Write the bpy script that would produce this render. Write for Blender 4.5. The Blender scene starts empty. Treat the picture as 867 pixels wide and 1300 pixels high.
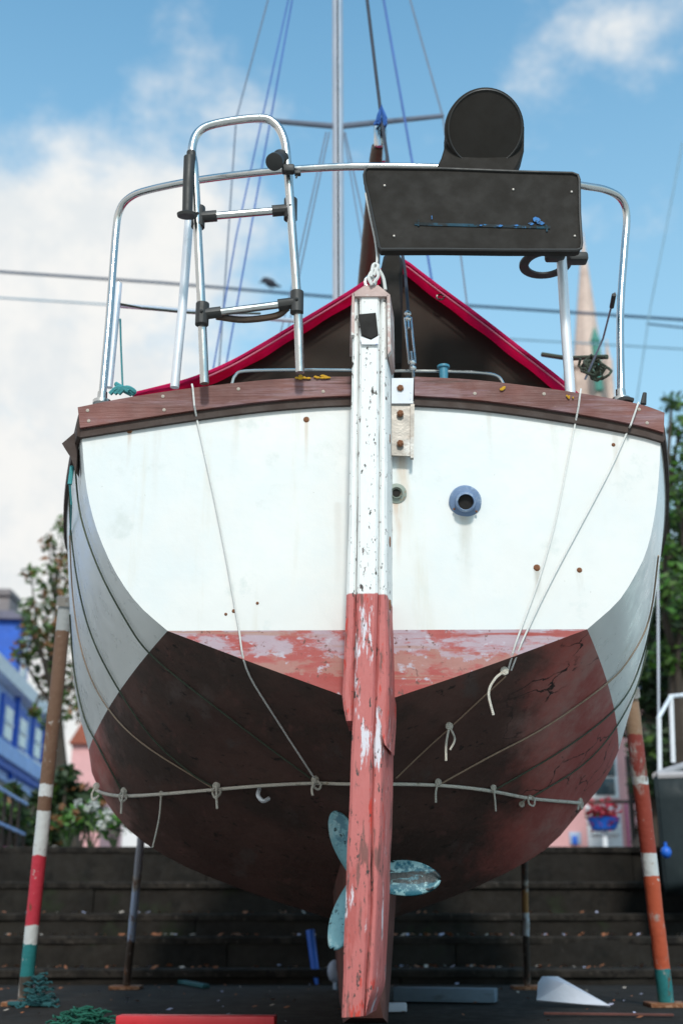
import bpy, bmesh, math, random
from mathutils import Vector, Matrix, noise
from mathutils.bvhtree import BVHTree
random.seed(7)
C = bpy.context.scene.collection
K = 0.84                                   # overall scale of the place (metres per layout unit)
PITCH = math.radians(19.1); FPX = 1500.0
CAM = Vector((0, 0, .5*K))
FW = Vector((0, math.cos(PITCH), math.sin(PITCH))); UP = Vector((0, -math.sin(PITCH), math.cos(PITCH)))
PROM = 1.28*K                              # level of the street behind the steps

def ray(x, y): return FW + Vector((1, 0, 0))*((x-433.5)/FPX) + UP*((650-y)/FPX)
def P(x, y, Y):
    d = ray(x, y); return CAM + d*(Y*K/d.y)
def rad(w, p): return w/2/FPX*((p-CAM).dot(FW))
def G(x, y, z=0.0):                        # the point of a level surface seen there
    d = ray(x, y); return CAM + d*((z-CAM.z)/d.z)

# ------------------------------------------------------------------ materials
def nt_new(name):
    m = bpy.data.materials.new(name); m.use_nodes = True
    nt = m.node_tree
    return m, nt, nt.nodes['Principled BSDF']
def rgba(c): return (c[0], c[1], c[2], 1)
def mixc(nt, fac, a, b):
    n = nt.nodes.new('ShaderNodeMix'); n.data_type = 'RGBA'
    if hasattr(fac, 'node'): nt.links.new(fac, n.inputs[0])
    else: n.inputs[0].default_value = fac
    for s, v in ((n.inputs[6], a), (n.inputs[7], b)):
        if hasattr(v, 'node'): nt.links.new(v, s)
        else: s.default_value = rgba(v)
    return n.outputs[2]
def maprange(nt, v, a, b, c=0, d=1, smooth=True):
    n = nt.nodes.new('ShaderNodeMapRange'); n.interpolation_type = 'SMOOTHSTEP' if smooth else 'LINEAR'
    nt.links.new(v, n.inputs[0])
    for i, q in enumerate((a, b, c, d)): n.inputs[i+1].default_value = q
    return n.outputs[0]
def coord(nt, stretch=(1, 1, 1), off=0.0):
    t = nt.nodes.new('ShaderNodeTexCoord'); mp = nt.nodes.new('ShaderNodeMapping')
    mp.inputs['Scale'].default_value = stretch; mp.inputs['Location'].default_value = (off, off*.7, off*1.3)
    nt.links.new(t.outputs['Object'], mp.inputs[0]); return mp.outputs[0]
def noisef(nt, scale, stretch=(1, 1, 1), off=0.0, detail=6, rough=.6):
    n = nt.nodes.new('ShaderNodeTexNoise'); n.inputs['Scale'].default_value = scale
    n.inputs['Detail'].default_value = detail; n.inputs['Roughness'].default_value = rough
    nt.links.new(coord(nt, stretch, off), n.inputs['Vector']); return n.outputs[0]
def math2(nt, op, a, b):
    n = nt.nodes.new('ShaderNodeMath'); n.operation = op
    for i, v in enumerate((a, b)):
        if hasattr(v, 'node'): nt.links.new(v, n.inputs[i])
        else: n.inputs[i].default_value = v
    return n.outputs[0]
def M(name, base, rough=.6, metal=0.0, over=(), bump=0.0, bs=40.0, var=.12, bands=None, wob=.02, trans=0.0, spec=.5, bstretch=(1, 1, 1), low=(), cracks=0, side=(), runs=()):
    """base paint + noise masked overlays (colour, scale, lo, hi, stretch); bands = [(object z, colour)...] of real paint"""
    m, nt, b = nt_new(name)
    col = None
    if bands:
        t = nt.nodes.new('ShaderNodeTexCoord'); sp = nt.nodes.new('ShaderNodeSeparateXYZ'); nt.links.new(t.outputs['Object'], sp.inputs[0])
        nz = noisef(nt, 13, off=2.0, detail=8, rough=.7)
        z = math2(nt, 'ADD', sp.outputs[2], maprange(nt, nz, .2, .8, -wob, wob, False))
        for i, (zz, c) in enumerate(bands):
            if i == 0:
                col = mixc(nt, 0.0, c, c)
                for k, o in enumerate(low):
                    nf = noisef(nt, o[1], o[4], off=31.0+k*5, detail=8, rough=.65); col = mixc(nt, maprange(nt, nf, o[2], o[3]), col, o[0])
            else: col = mixc(nt, maprange(nt, z, zz-.003, zz+.003), col, c)
    nv = noisef(nt, 3.1, off=5.0)
    dark = tuple(x*(1-var) for x in (base or (.5, .5, .5))); light = tuple(min(1, x*(1+var)) for x in (base or (.5, .5, .5)))
    vc = mixc(nt, maprange(nt, nv, .3, .7), dark, light)
    if col is None: col = vc
    for i, o in enumerate(over):
        c, sc, lo, hi = o[:4]; st = o[4] if len(o) > 4 else (1, 1, 1)
        nf = noisef(nt, sc, st, off=11.0+i*7, detail=8, rough=.65)
        col = mixc(nt, maprange(nt, nf, lo, hi), col, c)
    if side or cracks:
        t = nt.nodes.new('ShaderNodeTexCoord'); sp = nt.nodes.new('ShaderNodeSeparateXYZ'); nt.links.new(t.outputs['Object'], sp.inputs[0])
        sx = math2(nt, 'ADD', maprange(nt, sp.outputs[0], .25, 1.0), math2(nt, 'MULTIPLY', maprange(nt, sp.outputs[0], -.8, -1.25), .75))  # mask for the painted-in lit bilge, strongest on the right
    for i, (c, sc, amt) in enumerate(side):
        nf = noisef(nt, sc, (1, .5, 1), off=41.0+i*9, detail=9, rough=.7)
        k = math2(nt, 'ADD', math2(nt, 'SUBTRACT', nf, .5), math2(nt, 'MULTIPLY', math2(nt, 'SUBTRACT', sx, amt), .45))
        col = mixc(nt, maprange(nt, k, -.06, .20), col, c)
    for (rx, rz, rw, rl, c, st_) in runs:
        t = nt.nodes.new('ShaderNodeTexCoord'); sp = nt.nodes.new('ShaderNodeSeparateXYZ'); nt.links.new(t.outputs['Object'], sp.inputs[0])
        wv = math2(nt, 'ADD', sp.outputs[0], math2(nt, 'MULTIPLY', math2(nt, 'SUBTRACT', noisef(nt, 12, (1, 1, .4), off=rx*7), .5), rw*1.2))
        dx = math2(nt, 'ABSOLUTE', math2(nt, 'SUBTRACT', wv, rx), 0.0)
        kx = maprange(nt, dx, rw, rw*.15); kz = math2(nt, 'MULTIPLY', maprange(nt, sp.outputs[2], rz-rl, rz), maprange(nt, sp.outputs[2], rz+.012, rz))
        k = math2(nt, 'MULTIPLY', math2(nt, 'MULTIPLY', kx, kz), math2(nt, 'MULTIPLY', maprange(nt, noisef(nt, 30, (1, 1, .15), off=rz*5), .3, .6), st_))
        col = mixc(nt, k, col, c)
    if cracks:
        vo = nt.nodes.new('ShaderNodeTexVoronoi'); vo.feature = 'DISTANCE_TO_EDGE'; vo.inputs['Scale'].default_value = cracks
        wn = nt.nodes.new('ShaderNodeTexNoise'); wn.inputs['Scale'].default_value = 6; wn.inputs['Detail'].default_value = 5
        cc_ = coord(nt); nt.links.new(cc_, wn.inputs['Vector'])
        va = nt.nodes.new('ShaderNodeVectorMath'); va.operation = 'MULTIPLY_ADD'; va.inputs[1].default_value = (.25, .25, .25)
        nt.links.new(wn.outputs['Color'], va.inputs[0]); nt.links.new(cc_, va.inputs[2]); nt.links.new(va.outputs[0], vo.inputs['Vector'])
        ck = math2(nt, 'MULTIPLY', maprange(nt, vo.outputs['Distance'], .02, .007), math2(nt, 'MULTIPLY', maprange(nt, noisef(nt, 2.1, off=21), .47, .56), maprange(nt, sp.outputs[0], .35, .6)))
        col = mixc(nt, ck, col, (.02, .012, .01))
    nt.links.new(col, b.inputs['Base Color'])
    b.inputs['Metallic'].default_value = metal
    b.inputs['Specular IOR Level'].default_value = spec
    rr = noisef(nt, 14, off=3.0)
    nt.links.new(maprange(nt, rr, .3, .7, max(.03, rough-.1), min(1, rough+.1)), b.inputs['Roughness'])
    if bump:
        bn = nt.nodes.new('ShaderNodeBump'); bn.inputs['Strength'].default_value = bump; bn.inputs['Distance'].default_value = .01
        nt.links.new(noisef(nt, bs, bstretch, off=8.0), bn.inputs['Height']); nt.links.new(bn.outputs[0], b.inputs['Normal'])
    if trans:
        tr = nt.nodes.new('ShaderNodeBsdfTranslucent'); nt.links.new(col, tr.inputs['Color'])
        mx = nt.nodes.new('ShaderNodeMixShader'); mx.inputs[0].default_value = trans
        nt.links.new(b.outputs[0], mx.inputs[1]); nt.links.new(tr.outputs[0], mx.inputs[2])
        nt.links.new(mx.outputs[0], nt.nodes['Material Output'].inputs['Surface'])
    return m

MAT = {}
_tx = (P(104, 548, 4.4).x+P(838, 553, 4.4).x)/2; _tz = P(469, 897, 4.4).z
RUNS = [(P(x, y, 4.4).x-_tx, P(x, y, 4.4).z-_tz, w_, l_, c_, k_) for x, y, w_, l_, c_, k_ in (
    (165, 550, .010, .16, (.40, .25, .14), .5), (389, 536, .010, .20, (.42, .28, .17), .45), (590, 655, .035, .30, (.45, .42, .36), .6), (503, 637, .022, .26, (.50, .30, .17), .7),
    (512, 580, .035, .34, (.52, .36, .22), .6), (681, 724, .016, .12, (.30, .27, .22), .6), (735, 724, .018, .10, (.36, .33, .28), .5), (300, 515, .02, .32, (.52, .49, .43), .5), (700, 530, .022, .30, (.50, .48, .43), .5),
    (780, 552, .016, .26, (.50, .46, .40), .5), (200, 545, .018, .34, (.54, .51, .46), .45), (620, 520, .016, .25, (.50, .47, .42), .5), (430, 640, .02, .4, (.52, .49, .45), .4))]
MAT['white'] = M('white_gelcoat', (.69, .68, .655), .42, over=[((.64, .665, .66), 1.3, .46, .66), ((.60, .57, .5), 2.2, .56, .78, (4, 3, .35)), ((.58, .60, .58), 7, .58, .72), ((.22, .19, .15), 55, .69, .715)], bump=.12, bs=11, var=.03, runs=RUNS)
MAT['side'] = M('white_topside', (.80, .81, .79), .35, over=[((.70, .75, .69), .9, .5, .75), ((.68, .66, .6), 3, .62, .8, (2, 2, .4))], bump=.03, bs=5, var=.03)
_zb = P(469, 897, 4.4).z
MAT['boot'] = M('faded_red_boot', None, .7, bands=[(0, (.36, .068, .06)), (P(469, 856, 4.4).z-_zb, (.37, .17, .145)), (P(469, 832, 4.4).z-_zb, (.40, .30, .34))], wob=.045, over=[((.37, .078, .07), 13, .48, .60, (.5, 1, 1.3)), ((.36, .20, .15), 5, .52, .68, (.25, 1, 5)), ((.45, .39, .44), 22, .57, .64, (.7, 1, 1.2)), ((.33, .065, .055), 9, .56, .66, (.2, 1, 4)), ((.15, .06, .05), 45, .60, .66)], bump=.25, bs=30)
MAT['anti'] = M('worn_lit_antifouling', (.092, .047, .038), .85, over=[((.058, .036, .029), 1.7, .48, .62), ((.10, .07, .062), 5, .56, .68, (1, .3, 1)), ((.13, .06, .05), 9, .58, .68, (1, .22, 1)), ((.025, .016, .013), 18, .60, .66)], side=[((.48, .12, .10), .9, .34), ((.40, .22, .195), 1.6, .50), ((.36, .085, .075), 4, .66)], bump=.35, bs=22, var=.25, cracks=4)  # worn paint, with lit outer bilge and shaded middle painted into the colour
MAT['keel'] = M('keel_antifouling', (.11, .042, .034), .85, over=[((.2, .07, .06), 2, .5, .7), ((.05, .035, .03), 5, .55, .7)], bump=.4, bs=20, var=.3)
MAT['teak'] = M('weathered_mahogany', (.17, .06, .048), .62, over=[((.23, .13, .14), 5, .5, .66, (.4, 1, 3)), ((.08, .03, .022), 7, .56, .66, (.25, 1, 3)), ((.34, .24, .2), 22, .66, .72, (.3, 1, 2))], bump=.4, bs=40, var=.25, bstretch=(.2, 1, 3))
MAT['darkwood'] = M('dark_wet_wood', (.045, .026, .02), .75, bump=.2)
MAT['boomwood'] = M('varnished_spruce', (.085, .05, .03), .45, over=[((.045, .028, .018), 4, .5, .7, (2, 2, .5))], bump=.1)
MAT['steel'] = M('stainless_tube', (.58, .57, .55), .24, metal=1.0, over=[((.45, .42, .36), 8, .62, .8)], var=.06)
MAT['alu'] = M('dull_aluminium', (.74, .76, .80), .42, metal=.35, over=[((.55, .57, .6), 6, .58, .8)], var=.05)
MAT['mast'] = M('anodised_mast', (.55, .57, .62), .45, metal=.5, var=.05)
MAT['black'] = M('black_plastic', (.03, .028, .026), .55)
MAT['vinyl'] = M('black_canvas', (.023, .0195, .0165), .8, over=[((.027, .023, .02), 3, .5, .75)], bump=.15, bs=9, spec=.25)
MAT['blue_sheen'] = M('painted_blue_sheen', (.012, .055, .085), .9, over=[((.015, .02, .022), 22, .45, .53), ((.02, .16, .34), 24, .6, .66)])  # blue reflection on the black board, painted as flat colour
MAT['canvas_in'] = M('brown_shade_canvas', (.040, .031, .026), .9, over=[((.05, .04, .033), 2, .5, .7)], bump=.1, bs=6, spec=.1)  # dark brown standing for the shade inside the tent
MAT['canvas'] = M('crimson_canvas', (.78, .03, .19), .8, over=[((.6, .012, .09), 3, .5, .7)], bump=.1, bs=8, trans=.6, spec=.2)
MAT['hem'] = M('pale_pink_hem', (.75, .20, .30), .7, trans=.3)
MAT['rope'] = M('off_white_rope', (.62, .57, .49), .85, over=[((.35, .28, .2), 30, .55, .7)], bump=.8, bs=160)
MAT['cord'] = M('white_cord', (.70, .69, .66), .8, bump=.4, bs=150)
MAT['greencord'] = M('dark_green_cord', (.06, .075, .05), .85, bump=.4, bs=150)
MAT['tancord'] = M('tan_cord', (.34, .24, .17), .85, bump=.4, bs=150)
MAT['tealrope'] = M('teal_rope', (.06, .3, .32), .8, bump=.4, bs=120)
MAT['wire'] = M('steel_wire', (.16, .19, .25), .45, metal=.3)
MAT['bluewire'] = M('blue_halyard', (.05, .12, .36), .6)
MAT['darkrope'] = M('dark_halyard', (.03, .035, .05), .8)
MAT['bluerope'] = M('blue_lashing', (.03, .12, .40), .8, bump=.5, bs=90)
MAT['rust'] = M('rusty_bolt', (.20, .075, .03), .8, over=[((.4, .22, .13), 30, .5, .6)], bump=.5, bs=80)
MAT['fleck'] = M('blue_reflection_fleck', (.02, .17, .46), .7, over=[((.015, .05, .10), 60, .5, .58)])
MAT['strap'] = M('pinkish_worn_strap', (.46, .33, .30), .6, metal=.1, over=[((.60, .58, .55), 14, .5, .6), ((.25, .12, .08), 20, .6, .68)], bump=.3)
MAT['plate'] = M('stained_steel_plate', (.30, .27, .24), .5, metal=.5, over=[((.16, .09, .05), 9, .52, .68), ((.45, .45, .44), 6, .58, .7)], bump=.15)
MAT['whiteplate'] = M('white_painted_plate', (.66, .68, .72), .5, over=[((.1, .11, .2), 18, .66, .7), ((.3, .16, .08), 11, .68, .75)])
MAT['bluefit'] = M('blue_skin_fitting', (.17, .25, .40), .5, over=[((.34, .42, .52), 25, .52, .66), ((.12, .13, .16), 18, .6, .7)], bump=.2)
MAT['hole'] = M('dark_bore', (.015, .012, .01), .9)
MAT['greenfit'] = M('verdigris_fitting', (.28, .32, .27), .6, over=[((.3, .13, .05), 15, .55, .65)])
MAT['bluecup'] = M('teal_blue_plastic', (.05, .23, .33), .5)
MAT['prop'] = M('verdigris_bronze', (.20, .42, .48), .6, over=[((.35, .53, .56), 9, .5, .6), ((.09, .22, .28), 13, .56, .64), ((.02, .05, .06), 42, .585, .63)], bump=.3, bs=40)
MAT['propd'] = M('dark_verdigris_bronze', (.03, .15, .21), .5, over=[((.26, .46, .50), 20, .47, .56), ((.008, .02, .025), 10, .50, .56, (.6, 1, 2.4)), ((.22, .45, .5), 45, .60, .66)], bump=.3, bs=40)
MAT['lichen'] = M('yellow_lichen', (.62, .33, .02), .9, bump=.6, bs=90)
MAT['sticker'] = M('white_blue_sticker', (.75, .76, .78), .5, over=[((.02, .05, .42), 30, .62, .66)])
MAT['deck'] = M('grey_deck', (.45, .45, .43), .7, bump=.2)
MAT['stone'] = M('dark_stone', (.0155, .013, .0108), .9, over=[((.021, .018, .0145), 1.2, .48, .66), ((.010, .009, .0075), 5, .52, .66), ((.018, .024, .012), 1.6, .58, .7), ((.04, .033, .028), 30, .66, .72)], bump=.8, bs=9, var=.3, spec=.2)  # very dark stone colour with noise patches
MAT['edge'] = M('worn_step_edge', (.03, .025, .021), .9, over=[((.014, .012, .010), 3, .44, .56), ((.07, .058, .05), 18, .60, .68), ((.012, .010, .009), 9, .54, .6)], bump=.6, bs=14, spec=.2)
MAT['ground'] = M('dark_slipway', (.017, .014, .0115), .9, over=[((.026, .022, .018), 1.4, .5, .7), ((.02, .02, .018), 4, .52, .66), ((.09, .06, .04), 34, .68, .73)], bump=.9, bs=12, var=.3, spec=.2)
MAT['prom'] = M('street_paving', (.16, .15, .14), .85, bump=.3)
MAT['bark'] = M('dark_bark', (.05, .038, .028), .9, bump=.8, bs=18)
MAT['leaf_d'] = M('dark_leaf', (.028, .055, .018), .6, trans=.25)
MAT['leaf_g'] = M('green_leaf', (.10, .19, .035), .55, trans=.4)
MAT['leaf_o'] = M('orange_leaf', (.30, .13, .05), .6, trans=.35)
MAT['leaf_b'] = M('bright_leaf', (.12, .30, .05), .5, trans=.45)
MAT['flower_r'] = M('crimson_petal', (.40, .01, .035), .6, trans=.2)
MAT['flower_p'] = M('pink_petal', (.6, .12, .3), .6, trans=.2)
MAT['flower_w'] = M('white_petal', (.75, .74, .7), .6, trans=.2)

# ------------------------------------------------------------------ mesh builder
class MB:
    def __init__(s): s.v = []; s.f = []; s.mi = []; s.cur = 0
    def add(s, vs, fs):
        o = len(s.v); s.v += [Vector(a) for a in vs]; s.f += [[o+i for i in f] for f in fs]; s.mi += [s.cur]*len(fs); return s
    def tube(s, pts, r, n=10, caps=True):
        pts = [Vector(p) for p in pts]; m = len(pts)
        rs = r if isinstance(r, (list, tuple)) else [r]*m
        vs = []; fs = []; ref = None
        for i, p in enumerate(pts):
            t = (pts[min(i+1, m-1)]-pts[max(i-1, 0)]).normalized()
            if ref is None:
                ref = t.orthogonal().normalized()
            ref = (ref - t*ref.dot(t)).normalized(); q = t.cross(ref)
            for k in range(n):
                a = 2*math.pi*k/n; vs.append(p + (ref*math.cos(a)+q*math.sin(a))*rs[i])
        for i in range(m-1):
            for k in range(n): fs.append([i*n+k, i*n+(k+1) % n, (i+1)*n+(k+1) % n, (i+1)*n+k])
        if caps: fs.append(list(range(n))[::-1]); fs.append([(m-1)*n+k for k in range(n)])
        return s.add(vs, fs)
    def box(s, c, size, ax=None, bev=0.0):
        c = Vector(c); ax = ax or (Vector((1, 0, 0)), Vector((0, 1, 0)), Vector((0, 0, 1)))
        bm = bmesh.new(); bmesh.ops.create_cube(bm, size=1)
        for v in bm.verts: v.co = Vector((v.co.x*size[0], v.co.y*size[1], v.co.z*size[2]))
        if bev: bmesh.ops.bevel(bm, geom=bm.edges[:], offset=bev, segments=2, affect='EDGES', profile=.5)
        bm.verts.index_update()
        vs = [c + ax[0]*v.co.x + ax[1]*v.co.y + ax[2]*v.co.z for v in bm.verts]; fs = [[v.index for v in f.verts] for f in bm.faces]
        bm.free(); return s.add(vs, fs)
    def prism(s, poly, depth):                 # polygon of points + a thickness vector
        n = len(poly); poly = [Vector(p) for p in poly]; d = Vector(depth)
        vs = poly+[p+d for p in poly]
        fs = [list(range(n)), list(range(n, 2*n))[::-1]]+[[i, i+n, (i+1) % n+n, (i+1) % n] for i in range(n)]
        return s.add(vs, fs)
    def grid(s, rows):
        m = len(rows); n = len(rows[0]); vs = [p for r in rows for p in r]
        return s.add(vs, [[i*n+j, i*n+j+1, (i+1)*n+j+1, (i+1)*n+j] for i in range(m-1) for j in range(n-1)])
    def lathe(s, c, axis, prof, n=24):         # prof: (distance along axis, radius)
        axis = Vector(axis).normalized(); u = axis.orthogonal().normalized(); w = axis.cross(u); c = Vector(c)
        vs = []; fs = []; m = len(prof)
        for a, r in prof:
            for k in range(n):
                t = 2*math.pi*k/n; vs.append(c+axis*a+(u*math.cos(t)+w*math.sin(t))*r)
        for i in range(m-1):
            for k in range(n): fs.append([i*n+k, i*n+(k+1) % n, (i+1)*n+(k+1) % n, (i+1)*n+k])
        fs.append(list(range(n))[::-1]); fs.append([(m-1)*n+k for k in range(n)])
        return s.add(vs, fs)
    def ball(s, c, r, n=12, ax=None):
        c = Vector(c); r = r if isinstance(r, (tuple, list)) else (r, r, r)
        ax = ax or (Vector((1, 0, 0)), Vector((0, 1, 0)), Vector((0, 0, 1)))
        bm = bmesh.new(); bmesh.ops.create_uvsphere(bm, u_segments=n, v_segments=max(6, n//2+1), radius=1); bm.verts.index_update()
        vs = [c+ax[0]*v.co.x*r[0]+ax[1]*v.co.y*r[1]+ax[2]*v.co.z*r[2] for v in bm.verts]; fs = [[v.index for v in f.verts] for f in bm.faces]
        bm.free(); return s.add(vs, fs)

WLOC = {}
def thing(name, label, cat, loc, group=None):
    o = bpy.data.objects.new(name, None); C.objects.link(o); o.location = loc; WLOC[o] = Vector(loc); o.empty_display_size = .2
    return tag(o, label, cat, group)
def tag(o, label=None, cat=None, group=None, kind=None):
    if label: o['label'] = label
    if cat: o['category'] = cat
    if group: o['group'] = group
    if kind: o['kind'] = kind
    return o
def build(name, mb, mats, parent=None, label=None, smooth=30, fix=True):
    """link the collected faces as ONE mesh object with its origin at its own foot"""
    xs = [v.x for v in mb.v]; ys = [v.y for v in mb.v]; zs = [v.z for v in mb.v]
    o = Vector(((min(xs)+max(xs))/2, (min(ys)+max(ys))/2, min(zs)))
    me = bpy.data.meshes.new(name); me.from_pydata([v-o for v in mb.v], [], mb.f)
    mats = mats if isinstance(mats, (list, tuple)) else [mats]
    for m in mats: me.materials.append(MAT[m] if isinstance(m, str) else m)
    me.polygons.foreach_set('material_index', mb.mi)
    if fix:
        bm = bmesh.new(); bm.from_mesh(me); bmesh.ops.recalc_face_normals(bm, faces=bm.faces[:]); bm.to_mesh(me); bm.free()
    if smooth:
        me.polygons.foreach_set('use_smooth', [True]*len(me.polygons)); me.set_sharp_from_angle(angle=math.radians(smooth))
    me.update()
    ob = bpy.data.objects.new(name, me); C.objects.link(ob)
    WLOC[ob] = o
    if parent: ob.parent = parent; ob.location = o-WLOC[parent]
    else: ob.location = o
    if label: ob['label'] = label
    return ob
def cr(pts, n=8):                              # Catmull-Rom through points
    pts = [Vector(p) for p in pts]; out = []
    q = [pts[0]*2-pts[1]]+pts+[pts[-1]*2-pts[-2]]
    for i in range(1, len(q)-2):
        a, b, c, d = q[i-1:i+3]
        for k in range(n):
            t = k/n; out.append(.5*((2*b)+(c-a)*t+(2*a-5*b+4*c-d)*t*t+(3*b-a-3*c+d)*t**3))
    out.append(pts[-1]); return out
def pxl(lst): return [P(*p) for p in lst]
def resample(pts, n):
    L = [0]
    for a, b in zip(pts, pts[1:]): L.append(L[-1]+(b-a).length)
    out = []
    for i in range(n):
        t = L[-1]*i/(n-1); j = 0
        while j < len(L)-2 and L[j+1] < t: j += 1
        f = (t-L[j])/max(1e-9, L[j+1]-L[j]); out.append(pts[j].lerp(pts[j+1], f))
    return out

# ------------------------------------------------------------------ camera, light, sky
cam = bpy.data.cameras.new('camera'); co = bpy.data.objects.new('camera', cam); C.objects.link(co)
co.location = CAM; co.rotation_euler = (math.radians(90)+PITCH, 0, 0)
cam.sensor_fit = 'VERTICAL'; cam.sensor_height = 36; cam.lens = FPX/1300*36; cam.clip_end = 6000; cam.clip_start = .05
cam.dof.use_dof = True; cam.dof.focus_distance = 4.35*K+.3; cam.dof.aperture_fstop = 2.2
bpy.context.scene.camera = co
EL, AZ = 39.0, 4.0
sunv = Vector((math.sin(math.radians(AZ))*math.cos(math.radians(EL)), -math.cos(math.radians(AZ))*math.cos(math.radians(EL)), math.sin(math.radians(EL))))
sl = bpy.data.lights.new('sun', 'SUN'); so = bpy.data.objects.new('sun', sl); C.objects.link(so)
sl.energy = 2.05; sl.angle = math.radians(7.0); sl.color = (1, .95, .88)
so.rotation_euler = (-sunv).to_track_quat('-Z', 'Y').to_euler(); so.location = (3, -8, 9)
w = bpy.data.worlds.new('World'); bpy.context.scene.world = w; w.use_nodes = True
nt = w.node_tree; bg = nt.nodes['Background']
sky = nt.nodes.new('ShaderNodeTexSky'); sky.sky_type = 'NISHITA'; sky.sun_disc = False
sky.sun_elevation = math.radians(EL); sky.sun_rotation = math.radians(180-AZ); sky.dust_density = .6; sky.ozone_density = 1.5
tc = nt.nodes.new('ShaderNodeTexCoord')
def vnoise(scale, off, detail, rough, st=(1, 1, 1)):
    mp = nt.nodes.new('ShaderNodeMapping'); mp.inputs['Location'].default_value = off; mp.inputs['Scale'].default_value = st
    nt.links.new(tc.outputs['Generated'], mp.inputs[0])
    n = nt.nodes.new('ShaderNodeTexNoise'); n.inputs['Scale'].default_value = scale; n.inputs['Detail'].default_value = detail; n.inputs['Roughness'].default_value = rough
    nt.links.new(mp.outputs[0], n.inputs['Vector']); return n.outputs[0]
sep = nt.nodes.new('ShaderNodeSeparateXYZ'); nt.links.new(tc.outputs['Generated'], sep.inputs[0])
n1 = vnoise(5.0, (.3, .1, .55), 9, .62, (1, 1, 1.5)); n2 = vnoise(16, (2, 1, 0), 6, .6)
left = maprange(nt, sep.outputs[0], .04, -.22)
low = maprange(nt, sep.outputs[2], .74, .46)
lowall = maprange(nt, sep.outputs[2], .46, .20)
def blob(px, py, r):
    d = ray(px, py).normalized()
    v = nt.nodes.new('ShaderNodeVectorMath'); v.operation = 'DISTANCE'; nt.links.new(tc.outputs['Generated'], v.inputs[0]); v.inputs[1].default_value = d
    return maprange(nt, v.outputs['Value'], r, 0)
dens = math2(nt, 'ADD', math2(nt, 'MULTIPLY', math2(nt, 'MULTIPLY', left, low), .56), math2(nt, 'MULTIPLY', lowall, .34))
dens = math2(nt, 'ADD', dens, math2(nt, 'MULTIPLY', blob(850, 25, .10), .25))
dens = math2(nt, 'ADD', dens, math2(nt, 'MULTIPLY', blob(265, 260, .10), .16))
dens = math2(nt, 'ADD', dens, math2(nt, 'SUBTRACT', math2(nt, 'MULTIPLY', n1, 1.35), .675))
dens = math2(nt, 'ADD', dens, math2(nt, 'MULTIPLY', math2(nt, 'SUBTRACT', n2, .5), .28))
cov = maprange(nt, dens, .10, .52)
tint = nt.nodes.new('ShaderNodeMix'); tint.data_type = 'RGBA'; tint.blend_type = 'MULTIPLY'; tint.inputs[0].default_value = 1
nt.links.new(sky.outputs[0], tint.inputs[6]); tint.inputs[7].default_value = (.9, 1.42, 1.34, 1)
shade = mixc(nt, maprange(nt, n2, .35, .65), (4.1, 4.3, 4.4), (4.8, 4.8, 4.7))
pale = mixc(nt, maprange(nt, sep.outputs[2], .80, .22, 0, .66), tint.outputs[2], (2.6, 3.75, 4.25))
skyc = mixc(nt, cov, pale, shade)
nt.links.new(skyc, bg.inputs[0]); bg.inputs[1].default_value = .15
vs = bpy.context.scene.view_settings
bpy.context.scene.display_settings.display_device = 'sRGB'
vs.view_transform = 'Standard'; vs.look = 'None'; vs.exposure = .38; vs.gamma = 1; vs.use_curve_mapping = False

# ------------------------------------------------------------------ ground, steps, street
g = MB(); rows = []
for j in range(60):
    yy = -60 + j*1.0 if j < 50 else -10+(j-49)*2.1
    rows.append([Vector((-40+i*2.0, yy, 0.012*noise.noise(Vector((i*.7, j*.7, 0))))) for i in range(41)])
g.grid([[Vector((x, y, 0)) for x in (-400, -40, 40, 400)] for y in (-400, -60, 10.2)])
tag(build('ground', g, 'ground'), kind='structure')
g = MB(); g.grid([[Vector((x, y, PROM)) for x in (-3000, -60, 60, 3000)] for y in (14.3*K, 60, 4000)])
tag(build('street', g, 'prom'), kind='structure')
MAT['bounce'] = M('pale_bounce_ground', (.52, .50, .46), .9, over=[((.42, .40, .36), .7, .5, .7), ((.28, .26, .24), 6, .64, .74)], bump=.4, bs=20)
g = MB(); g.grid([[Vector((x, y, .004)) for x in (-60, -20, 0, 20, 60)] for y in (-60, -30, -10, -4, 2.9)])  # added pale ground out of view, bounces light onto the hull
for sx in (-1, 1): g.grid([[Vector((sx*x, y, .004)) for x in (3.4, 10, 30, 60)] for y in (2.9, 5, 8.8)])
tag(build('bounce_apron', g, 'bounce'), kind='structure')
steps = thing('stone_steps', 'flight of dark stone steps rising behind the boat to the street', 'steps', (0, 10.8*K, 0))
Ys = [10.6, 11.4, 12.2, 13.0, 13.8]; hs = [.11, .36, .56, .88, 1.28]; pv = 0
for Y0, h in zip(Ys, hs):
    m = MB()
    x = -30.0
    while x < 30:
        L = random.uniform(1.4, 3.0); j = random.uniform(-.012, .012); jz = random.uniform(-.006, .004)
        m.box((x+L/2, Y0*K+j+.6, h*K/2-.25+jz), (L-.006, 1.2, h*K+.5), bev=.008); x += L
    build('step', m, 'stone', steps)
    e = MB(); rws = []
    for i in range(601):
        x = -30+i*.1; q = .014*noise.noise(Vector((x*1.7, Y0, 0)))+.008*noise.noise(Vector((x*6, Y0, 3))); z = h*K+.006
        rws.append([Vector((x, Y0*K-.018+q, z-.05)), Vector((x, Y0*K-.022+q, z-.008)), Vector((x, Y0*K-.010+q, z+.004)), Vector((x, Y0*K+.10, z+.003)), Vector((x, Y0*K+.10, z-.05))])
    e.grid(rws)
    build('nosing', e, 'edge', steps)
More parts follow.
